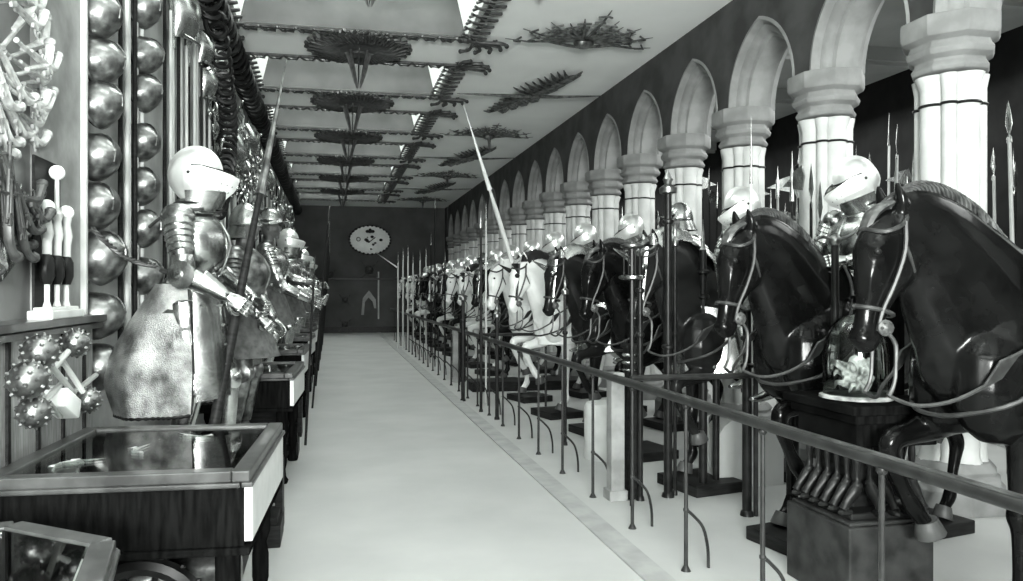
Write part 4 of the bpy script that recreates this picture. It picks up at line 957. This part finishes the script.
# stall posts and upright staffs between the horses
def stall(name, px, D, top, r, lab, fin='knob', collar=()):
    p = at_d(px, 290, D); e2 = empty(name, (p.x, p.y, 0), label=lab, cat='post', group=None)
    put('pole', MB().tube([(0, 0, 0), (0, 0, top*.55), (0, 0, top)], [r, r, r*.85], 12).lathe([(r*1.5, 0), (r*1.3, .03), (r, .04)], 12), 'dark' if fin != 'pale' else 'ash', e2)
    for z in collar: put('collar', MB().lathe([(r*1.1, z-.02), (r*1.45, z-.01), (r*1.45, z+.01), (r*1.1, z+.02)], 12), 'dark', e2)
    b = MB()
    if fin == 'knob': b.lathe([(r, top), (r*2, top+.01), (r*2.1, top+.05), (r*.8, top+.08), (r*1.2, top+.12), (.002, top+.2)], 12)
    elif fin == 'bracket':
        b.tube([(0, 0, top), (-.08, 0, top+.02), (-.13, 0, top+.0)], .010, 6, smooth=3); b.tube([(0, 0, top), (.10, 0, top+.03), (.15, 0, top+.08)], .010, 6, smooth=3); b.ball((0, 0, top), r*1.5, 8)
    else: b.lathe([(r, top), (.02, top+.02), (.012, top+.15), (.001, top+.25)], 8, sy=.5)
    put('fitting', b, 'iron', e2)
stall('stall_post', 668, 6.0, 2.42, .034, 'tall thick dark post with knob rising past the third horse', 'knob', (1.2, 2.2))
stall('stall_post', 675, 6.05, 2.0, .014, 'thin post standing close beside the tall thick knobbed post', 'knob', (1.3,))
stall('stall_post', 703, 6.1, 1.98, .034, 'dark post with steel fittings left of the second dark horse head', 'spike', (1.25, 1.6, 1.8))
stall('stall_post', 716, 6.2, 1.6, .028, 'shorter dark post just right of the post with steel fittings', 'knob', (1.3,))
stall('stall_post', 747, 5.5, 1.5, .034, 'dark post in front of the second dark horse chest', 'knob', (1.1, 1.3))
stall('stall_post', 835, 4.35, 1.94, .024, 'slim dark post with curled bracket beside the glass dome', 'bracket', (1.0,))
stall('stall_post', 640, 5.9, 1.95, .024, 'dark post under the stand with two bars by the third horse', 'bracket', (1.3, 1.65))
stall('stall_post', 565, 8.0, 1.6, .02, 'dark post before the fifth horse', 'knob', (1.2,)); stall('stall_post', 497, 9.6, 1.3, .025, 'dark post before the plain white horse', 'knob', (1.0,))
stall('stall_post', 481, 10.2, 2.5, .02, 'tall dark post left of the plain white horse', 'spike', (1.4,)); stall('stall_post', 463, 11.2, 1.5, .03, 'dark post far down the row by the pale square post', 'knob', (1.2,))
# head stand with two bars
p = at_d(632, 290, 5.75); e2 = empty('armour_stand', (p.x, p.y, 0), label='small iron stand with two pale rings by the fourth horse', cat='stand')
put('ring', MB().lathe([(.07, 1.97), (.09, 1.985), (.09, 2.0), (.06, 2.01)], 18), 'iron', e2); put('ring', MB().lathe([(.07, 1.73), (.10, 1.74), (.10, 1.76), (.07, 1.77)], 18), 'steel', e2)
b = MB().tube([(0, 0, 0), (0, 0, 2.02)], .018, 8)
for a in range(4): b.tube([(.065*math.cos(a*PI/2), .065*math.sin(a*PI/2), 1.76), (.065*math.cos(a*PI/2), .065*math.sin(a*PI/2), 1.98)], .006, 6)
put('pole', b, 'dark', e2)
# lances
shaft_weapon('lance', at_d(512, 262, 9.0), at_d(463, 103, 8.1), .028, 'long pale slanting lance rising from the white horses towards the ceiling', head='cone', hl=1.0, tip=.45, material='ash', hm='pale')
def upright(px, D, z0, z1, r, lab, head='leaf', material='wood', hl=.3, group=None, hm='steel'):
    p = at_d(px, 290, D); return shaft_weapon('spear', (p.x, p.y, z0), (p.x+.001, p.y, z1), r, lab, 'spear', head, material, group, hl, hm)
upright(486, 11.0, .0, 3.0, .016, 'thin upright lance standing by the plain white horse', 'cone', 'ash')
upright(435, 18, 0, 3.95, .02, 'tallest dark lance far down the row, by the far wall', 'cone'); upright(431, 18.5, 0, 3.1, .02, 'dark lance next to the tallest one near the far wall', 'cone'); upright(445, 17, 0, 2.6, .02, 'shorter dark lance right of the tallest one near the far wall', 'cone')
for k, px in enumerate((398, 403, 408, 413, 420, 426)): upright(px, 21+.2*k, 0, 2.75+.1*(k % 3), .025, 'pale upright spear at the far end of the row of horses', 'cone', 'ash', group='upright spears at the far end')
upright(751, 5.9, 0, 3.02, .012, 'thin pale upright lance in front of the column left of the visored rider', 'cone', 'ash', hl=.5)
upright(792, 5.9, 0, 2.75, .014, 'dark halberd standing left of the second column', 'halberd'); upright(797, 6.1, 0, 2.3, .016, 'dark spear close beside the halberd left of the second column')
upright(811, 5.6, 0, 2.6, .014, 'slim spear against the second column'); upright(820, 5.5, 0, 2.45, .014, 'shorter slim spear against the second column')
# racks of spears in the dark aisle
rr = random.Random(4)
fam = [('leaf', 'tall upright leaf-bladed spear in the dark aisle behind the columns'), ('halberd', 'upright halberd in the dark aisle behind the columns'), ('cone', 'upright plain pike in the dark aisle behind the columns')]
protos_s = []
for hd_, lb in fam:
    for mt in ('wood', 'ash'):
        s_ = shaft_weapon('spear', (0, 0, 0), (0.0001, 0, 2.9), .018, lb, 'spear', hd_, mt, 'spears in the aisle behind the columns'); protos_s.append((tree_of(s_), lb))
yy = 5.0
for k in range(84):
    yy += .12+rr.random()*.14
    t_, lb = protos_s[rr.randrange(6)]
    X = 6.9+rr.random()*.15
    dup(t_, (X, yy, .0), rr.random()*6, rot=(rr.uniform(-.02, .02), rr.uniform(-.015, .015), rr.random()*6), label=lb, group='spears in the aisle behind the columns', scale=(1.1, 1.1, .98+rr.random()*.40))
for k in range(26):
    t_, lb = protos_s[rr.randrange(6)]
    dup(t_, (5.5+rr.random()*.5, 5.2+k*.15+rr.random()*.1, .0), 0, rot=(rr.uniform(-.03, .03), rr.uniform(-.03, .03), rr.random()*6), label=lb, group='spears in the aisle behind the columns', scale=(1.1, 1.1, .86+rr.random()*.32))
for t_, lb in protos_s: drop(t_)
# suits of armour standing in the aisle behind the row, glimpsed between the columns
# bell jar on carved pedestal
PX_, PY_ = 2.85, 3.67
e2 = empty('carved_pedestal', (PX_, PY_, 0), label='dark carved pedestal with curved scroll legs on a stone block, right foreground', cat='pedestal')
put('stone_block', MB().box((0, 0, .215), (.50, .54, .43)).box((0, 0, .44), (.46, .50, .02)), 'block', e2, bevel=.008, smooth=False)
put('core', MB().box((0, .02, .72), (.22, .26, .56)).box((0, 0, .47), (.40, .44, .04)), 'wood', e2, bevel=.01, smooth=False)
put('table_top', MB().box((.05, 0, 1.035), (.60, .62, .05)).box((.05, 0, .985), (.54, .56, .05)).box((.05, 0, .90), (.48, .50, .13)), 'case', e2, bevel=.008, smooth=False)
lg = MB().tube([(-.03, 0, .86), (-.03, 0, .78), (-.03, 0, .69), (-.03, 0, .655), (-.045, 0, .60), (-.085, 0, .55), (-.115, 0, .51)], [(.010, .012), (.018, .02), (.010, .012), (.014, .016), (.030, .034), (.020, .026), (.024, .022)], 10, smooth=4, side=(0, 1, 0))
lg.ball((-.03, 0, .63), (.030, .026, .026), 8); lg.ball((-.10, 0, .495), (.045, .024, .02), 8); lg.lathe([(.018, .84), (.024, .86), (.018, .88)], 10, c=(-.03, 0, 0))
lgm = lg.mesh('scroll_leg'); lgm.materials.append(M['dark'])
for k in range(6):
    o = bpy.data.objects.new('scroll_leg', lgm); sc.collection.objects.link(o); o.parent = e2; o.location = (-.12, -.20+.08*k, 0)
for k in range(4):
    o = bpy.data.objects.new('scroll_leg', lgm); sc.collection.objects.link(o); o.parent = e2; o.location = (-.06+.085*k, -.15, 0); o.rotation_euler = (0, 0, PI/2)
for k in range(3):
    o = bpy.data.objects.new('scroll_leg', lgm); sc.collection.objects.link(o); o.parent = e2; o.location = (.14, -.12+.12*k, 0); o.rotation_euler = (0, 0, PI)
jz = 1.062
e3 = empty('bell_jar', (PX_-.02, PY_-.02, jz), label='glass dome over a pale feathered plume on the carved pedestal', cat='glass dome')
jr = .165
put('glass_dome', MB().lathe([(jr, .02), (jr*1.01, .12), (jr, .24), (jr*.93, .32), (jr*.78, .385), (jr*.55, .43), (jr*.28, .452), (.004, .46)], 36), 'glass', e3)
put('dome_base', MB().lathe([(jr+.02, 0), (jr+.02, .012), (jr+.0, .02)], 36), 'bone', e3)
pl = MB(); r3 = random.Random(5)
for k in range(46):
    a = r3.random()*2*PI; rr_ = .02+.065*r3.random(); h0 = .02+.13*r3.random(); c = V((math.cos(a)*rr_, math.sin(a)*rr_, h0))
    pl.tube([c*.5+V((0, 0, h0*.4)), c+V((0, 0, .02)), c*1.25+V((-.02, 0, .02)), c*1.3+V((-.03, 0, -.02))], [.010, .018, .014, .004], 6, smooth=2)
pl.tube([(0, 0, .02), (.02, 0, .09), (.0, 0, .17), (-.02, 0, .20)], [.06, .075, .045, .02], 10, smooth=3)
o = put('plume', pl, 'feather', loc=(PX_-.03, PY_-.03, jz+.022), voxel=.006, sm=1); tag(o, 'pale curled plume inside the glass dome', 'plume')
o = put('black_box', MB().box((0, 0, .27), (.18, .20, .54)).box((0, 0, .55), (.20, .22, .02)), 'case', loc=(PX_+.235, PY_+.12, jz-.001), bevel=.005, smooth=False); tag(o, 'tall plain black box behind the glass dome on the carved pedestal', 'box')
# blocks on the floor behind the rail
p = at_d(597, 430, 7.4); o = put('round_topped_block', MB().lathe([(.22, 0), (.22, .5), (.20, .54)], 24), 'pale', loc=(p.x+.1, p.y, 0)); tag(o, 'pale round stone block under the raised forelegs of the fourth horse', 'block')
p = at_d(733, 430, 6.4); o = put('arched_block', MB().prism([(-.3, 0), (.3, 0), (.3, .4)]+[(.3*math.cos(a*PI/10), .4+.2*math.sin(a*PI/10)) for a in range(1, 10)]+[(-.3, .4)], -.12, .12, 'y'), 'aisle', loc=(p.x+.1, p.y, 0)); tag(o, 'pale arched block low behind the second dark horse', 'block')
o = put('low_step', MB().box((0, 0, .07), (2.0, .5, .14)).box((0, 0, .15), (2.06, .56, .02)), 'wood', loc=(3.25, 12.2, 0), bevel=.006, smooth=False); tag(o, 'long low dark step across the floor behind the white horses', 'step')
# riders' hand bits: baton like staffs of nearer riders

# ================================================================ LEFT WALL
XW = XL
struct('trim_3', MB().box((XW+.02, 4.20, 2.9), (.04, .62, 3.9)), 'board', smooth=False)
struct('trim_4', MB().box((XW+.035, 4.50, 2.9), (.07, .03, 3.9)), 'pale', smooth=False)
o = put('wall_cabinet', MB().box((XW+.05, 3.72, .75), (.10, 1.55, 1.46)), 'midwood', bevel=.005, smooth=False); tag(o, 'low pale wooden wall cabinet with ledge at the left edge', 'cabinet')
put('ledge', MB().box((XW+.085, 3.72, 1.50), (.17, 1.58, .035)).box((XW+.075, 3.72, 1.46), (.15, 1.58, .03)), 'frame', o, bevel=.004, smooth=False)
for k in range(5): put('batten', MB().box((XW+.105, 3.05+.32*k, .75), (.012, .03, 1.38)), 'wood', o, smooth=False)
# steel domes (skull caps) hung in two columns
dome = MB().lathe([(.130, 0), (.134, .02), (.128, .05), (.112, .10), (.082, .145), (.045, .172), (.012, .184), (.006, .19)], 26, axis=(1, 0, .25), sy=1.05)
dome.torus((0, 0, 0), .133, .008, axis=(1, 0, .25), n=28, m=6)
dome.tube([(.03, 0, .138), (.12, 0, .125), (.175, 0, .06), (.175, 0, -.02)], .006, 6, smooth=3)
dm = dome.mesh('hanging_helmet'); dm.materials.append(M['iron'])
rim = MB().torus((0, 0, 0), .120, .012, axis=(1, 0, .25), n=24, m=6); rm = rim.mesh('lining_edge'); rm.materials.append(M['dark'])
cols = [(104, [17, 62, 107, 158, 207, 260, 316, 368], .13, 'front column'), (149, [10, 56, 95, 143, 187, 230, 276], .13, 'second column')]
for px, ys, pr, nm in cols:
    for k, py in enumerate(ys):
        p = on_x(px-10, py, XW+.05); e2 = empty('hanging_helmet', (XW+.03, p.y, p.z), label=f'round steel skull cap on the left wall, {ORD[k]} down the {nm}', cat='helmet', group='steel skull caps on the left wall', rot=(0, .12*math.sin(k*2.3), .3*math.sin(k*1.3)-.35))
        c = bpy.data.objects.new('skull', dm); sc.collection.objects.link(c); c.parent = e2; c.location = (.01, 0, 0)
        if k == 5 and px == 104: e2.scale = (1.15,)*3
        c = bpy.data.objects.new('lining_edge', rm); sc.collection.objects.link(c); c.parent = e2
        c = bpy.data.objects.new('peg', bpy.data.meshes.get('peg_m') or MB().tube([(-.03, 0, .1), (.05, 0, .1)], .01, 6).mesh('peg_m')); sc.collection.objects.link(c); c.parent = e2
        if not c.data.materials: c.data.materials.append(M['dark'])
# pistols fanned at upper left
if not pist.materials: pist.materials.append(M['bone'])
def wall_pistol(y, z, ang, lab, grp, s=1.0, x=.05, dark=False):
    # butt outward along direction ang in the wall plane (0 = towards +y, pi/2 = up)
    o = bpy.data.objects.new('pistol', pist_dark if dark else pist); sc.collection.objects.link(o)
    d = V((0, math.cos(ang), math.sin(ang))); X_ = -d; Z_ = V((1, 0, 0)); Y_ = Z_.cross(X_)
    m = Matrix((X_, Y_, Z_)).transposed().to_4x4(); m.translation = V((XW+x, y, z)); o.matrix_basis = m @ Matrix.Scale(s, 4)
    return tag(o, lab, 'pistol', grp)
c0_ = on_x(4, 55, XW+.05); rq = random.Random(3)
for ring, (rr_, n) in enumerate([(.60, 15), (.36, 9)]):
    for k in range(n):
        a = math.radians(-105+205*k/(n-1)); wall_pistol(c0_.y+rr_*math.cos(a)*.95+rq.uniform(-.07, .07), c0_.z+rr_*math.sin(a)*.75+rq.uniform(-.06, .06), a*.45+rq.uniform(-.5, .3), 'pale-butted pistol in the fan at the top left corner', 'pistols fanned at the top left', 1.15-.1*ring, .05+.07*ring)
c1_ = on_x(2, 235, XW+.05); c1_.y -= .16
for k in range(15):
    a = math.radians(-110+120*k/14); rr_ = .34+.08*(k % 2); wall_pistol(c1_.y+rr_*math.cos(a), c1_.z+.12+rr_*math.sin(a)*.6, a*.9-.2, 'pistol in the lower fan at the left edge above the cabinet', 'pistols fanned at the left edge above the cabinet', 1.0, .06+.04*(k % 3), dark=(k % 3 != 0))
# fluted fan of bayonets between the two pistol fans
b = MB()
for k in range(16):
    a = math.radians(-60+120*k/15); blade(b, (XW+.03, c0_.y, c0_.z-.95), (XW+.03, c0_.y+.5*math.sin(a), c0_.z-.95+.5*math.cos(a)), .03)
tag(put('bayonet_fan', b, 'steel'), 'fan of pale bayonet blades between the pistol fans at the left edge', 'weapon display')
# stand of three maces on the ledge
pz = 1.517; ps = on_x(57, 310, XW+.10); 
e2 = empty('mace_stand', (XW+.10, ps.y, pz), label='pale based stand holding three maces on the cabinet ledge', cat='stand')
put('stand_base', MB().box((0, 0, .02), (.11, .44, .04)).box((0, 0, .045), (.08, .38, .02)), 'pale', e2, bevel=.006, smooth=False)
put('stand_back', MB().box((-.045, 0, .40), (.012, .34, .72)), 'wood', e2, bevel=.004, smooth=False)
for k, (dy, top, h) in enumerate([(-.13, .52, 0), (.0, .70, 0), (.13, .52, 0)]):
    b = MB().tube([(0, 0, .057), (0, 0, .30), (0, 0, top)], [.012, .014, .010], 8).lathe([(.012, .28), (.022, .30), (.022, .36), (.03, .40), (.02, .46), (.028, .50), (.012, .52)], 10).lathe([(.02, .055), (.012, .08)], 8)
    e4 = put('mace', b, 'ash', loc=(XW+.10, ps.y+dy, pz+.002)); tag(e4, ['left ball-topped mace on the cabinet ledge stand', 'tallest middle ball-topped mace on the cabinet ledge stand', 'right ball-topped mace on the cabinet ledge stand'][k], 'mace')
    put('mace_head', MB().ball((0, 0, top), .036, 14), 'enamel', e4)
    g_w = MB().lathe([(.02, .16), (.034, .2), (.034, .27), (.02, .3)], 10, sy=1.2); put('grip', g_w, 'dark', e4)
# spiked morning stars and hammers on the cabinet face
def spiked(r=.07, n=40):
    b = MB().ball((0, 0, 0), r, 16)
    for k in range(n):
        t = math.acos(1-2*(k+.5)/n); a = k*2.39996; d = V((math.sin(t)*math.cos(a), math.sin(t)*math.sin(a), math.cos(t))); b.lathe([(.012, r*.9), (.005, r*1.12)], 6, c=(0, 0, 0), axis=d)
    return b
sm_ = spiked().mesh('spiked_head'); sm_.materials.append(M['iron'])
for k, (px, py, hx, hy, s) in enumerate([(40, 352, 75, 395, 1.0), (28, 380, 55, 410, 1.05), (75, 343, 40, 385, .9), (88, 400, 62, 360, .85), (34, 412, 60, 385, .9)]):
    p = on_x(px, py, XW+.26); q = on_x(hx, hy, XW+.20)
    e4 = empty('morning_star', (0, 0, 0), label=['large spiked morning star high on the cabinet at lower left', 'largest spiked morning star at the lower left edge', 'small spiked morning star nearest the skull caps, lower left', 'spiked morning star low by the knight skirt, lower left', 'lowest spiked morning star at the lower left'][k], cat='weapon')
    o = bpy.data.objects.new('spiked_head', sm_); sc.collection.objects.link(o); o.parent = e4; o.location = p; o.scale = (s,)*3
    put('handle', MB().tube([p, p.lerp(q, 1.25)], [.014, .012], 8).tube([p.lerp(q, .9), p.lerp(q, .9)-V((.08, 0, 0))], .01, 6), 'pale', e4)
p = on_x(62, 402, XW+.2); q = on_x(96, 375, XW+.16)
e4 = empty('war_hammer', (0, 0, 0), label='bright blocky war hammer crossing the morning stars, lower left', cat='weapon')
put('hammer_head', MB().bar(p+V((0, -.09, .035)), p+V((0, .10, -.05)), .10, .09), 'enamel', e4, bevel=.01); put('handle', MB().tube([p, q], .014, 8), 'bright', e4)
# twisted rope from the wall to the big knight's waist
a0, a1 = on_x(92, 228, XW+.12), V((P1.x-.19, P1.y-.02, 1.79)); b = MB(); N = 60
for s in (0, 1, 2):
    pts = []
    for k in range(N+1):
        t = k/N; c = a0.lerp(a1, t)-V((0, 0, .05*math.sin(t*PI))); an = t*34+s*2.094; pts.append(c+V((math.cos(an)*.008, 0, math.sin(an)*.008)))
    b.tube(pts, .0085, 6)
tag(put('twisted_cord', b, 'leather'), 'dark twisted cord from the left wall to the big knight waist', 'cord')
# bundles of spears on the wall, between the helmet columns
for k in range(26):
    px = [122, 126, 130, 134, 138, 141, 166, 170, 174, 178, 182, 186, 190, 194, 198, 201, 205, 209, 214, 218, 222, 226, 230, 234, 238, 242][k]
    y = on_x(px, 200, XW+.06).y; mt = 'ash' if k % 3 else 'wood'
    shaft_weapon('wall_spear', (XW+.05+.015*(k % 2), y, 1.0+.12*(k % 4)), (XW+.05+.015*(k % 2), y+.001, 4.15+.2*((k*7) % 4)), .017, 'upright spear fixed flat to the left wall behind the knights', 'spear', ['leaf', 'cone', 'halberd'][k % 3], mt, 'spears fixed to the left wall', .3)
# breastplates, helmets, bits and pistols higher and farther along the wall
cu = MB()
cu.grid(lambda u, v: (math.cos((u-.5)*2.8)*(.05+.13*math.sin(.35+2.3*v)), math.sin((u-.5)*2.8)*(.12+.06*math.sin(.2+1.6*v)), -.2+.42*v), 22, 14)
cu.tube([(.12, -.13, -.2), (.15, 0, -.21), (.12, .13, -.2)], .012, 6, smooth=4); cu.tube([(.07, -.10, .22), (.10, 0, .19), (.07, .10, .22)], .010, 6, smooth=3)
cum = cu.mesh('breastplate', solid=.006); cum.materials.append(M['steel'])
def cuir(y, z, lab, grp=None, s=1.0, rz=-.5):
    o = bpy.data.objects.new('hung_breastplate', cum); sc.collection.objects.link(o); o.location = (XW+.05, y, z); o.rotation_euler = (0, 0, rz*.6); o.scale = (s,)*3; return tag(o, lab, 'breastplate', grp)
cuir(on_x(206, 50, XW+.1).y, on_x(206, 50, XW+.1).z, 'upper bright breastplate hung high behind the big knight helmet', s=.8); cuir(on_x(208, 84, XW+.1).y, on_x(208, 84, XW+.1).z, 'lower bright breastplate hung high behind the big knight helmet', s=.85)
bit = MB().torus((0, 0, 0), .07, .012, axis=(1, .3, 0), n=18, m=6, sy=1.3).tube([(0, -.02, .08), (.03, .05, .02), (.0, .09, -.05), (.02, .04, -.14)], .012, 6, smooth=3).ball((.02, .04, -.15), .022, 8)
bitm = bit.mesh('curb_bit'); bitm.materials.append(M['steel'])
r6 = random.Random(9)
for k in range(70):
    y = 8.6+r6.random()*5.5; z = 2.9+r6.random()*1.45
    o = bpy.data.objects.new('curb_bit', bitm); sc.collection.objects.link(o); o.location = (XW+.10+.015*r6.random(), y, z); o.rotation_euler = (r6.random()*6, 0, r6.uniform(-.6, .6)); o.scale = (1.25,)*3
    tag(o, 'small shiny iron horse bit hung in a mass on the left wall', 'horse bit', 'horse bits hung on the left wall')
for k in range(34):
    y = 7.0+.62*k+r6.random()*.2; z = 2.3+r6.random()*2.0
    if k % 3 == 0: cuir(y, z, 'breastplate hung on the far part of the left wall', 'breastplates on the far left wall', 1.1)
    elif k % 3 == 1:
        e2 = bpy.data.objects.new('hanging_helmet', dm); sc.collection.objects.link(e2); e2.location = (XW+.02, y, z); tag(e2, 'round skull cap on the far part of the left wall', 'helmet', 'skull caps on the far left wall')
    else: wall_pistol(y, z, r6.random()*3, 'pistol hung on the far part of the left wall', 'pistols on the far left wall', 1.4)
for k in range(30):
    y = 14.2+.48*k; o = bpy.data.objects.new('curb_bit', bitm); sc.collection.objects.link(o); o.location = (XW+.08, y, 3.3+.9*math.sin(k*1.9)); o.scale = (2,)*3
    tag(o, 'small shiny iron horse bit hung in a mass on the left wall', 'horse bit', 'horse bits hung on the left wall')
for k in range(36):
    y = 9.0+.55*k; shaft_weapon('wall_spear', (XW+.05, y, 1.2), (XW+.05, y+.001, 3.6+.5*((k*5) % 3)), .02, 'upright spear on the far part of the left wall', 'spear', ['leaf', 'cone'][k % 2], 'wood' if k % 2 else 'ash', 'spears on the far left wall', .3)
# coiled garland of rings where the left wall meets the ceiling
b = MB(); pts = []; N = 1700
for k in range(N):
    t = k/(N-1); a = t*2*PI*95; y = 5.3+t*23.5; pts.append((XW+.17+.13*math.cos(a), y, CEIL-.27+.17*math.sin(a)))
b.tube(pts, .03, 6); tag(put('coiled_garland', b, 'dark'), 'long dark coiled garland where the left wall meets the ceiling', 'garland')
b = MB(); pts = []
for k in range(500):
    t = k/499; a = t*2*PI*26; y = 8.2+.9*math.sin(t*PI); z = CEIL-.45-t*2.0; pts.append((XW+.21+.10*math.cos(a), y+.02*math.cos(a), z+.10*math.sin(a)))
b.tube(pts, .026, 6); tag(put('coiled_swag', b, 'dark'), 'dark coiled swag hanging down the left wall by the bits', 'garland')
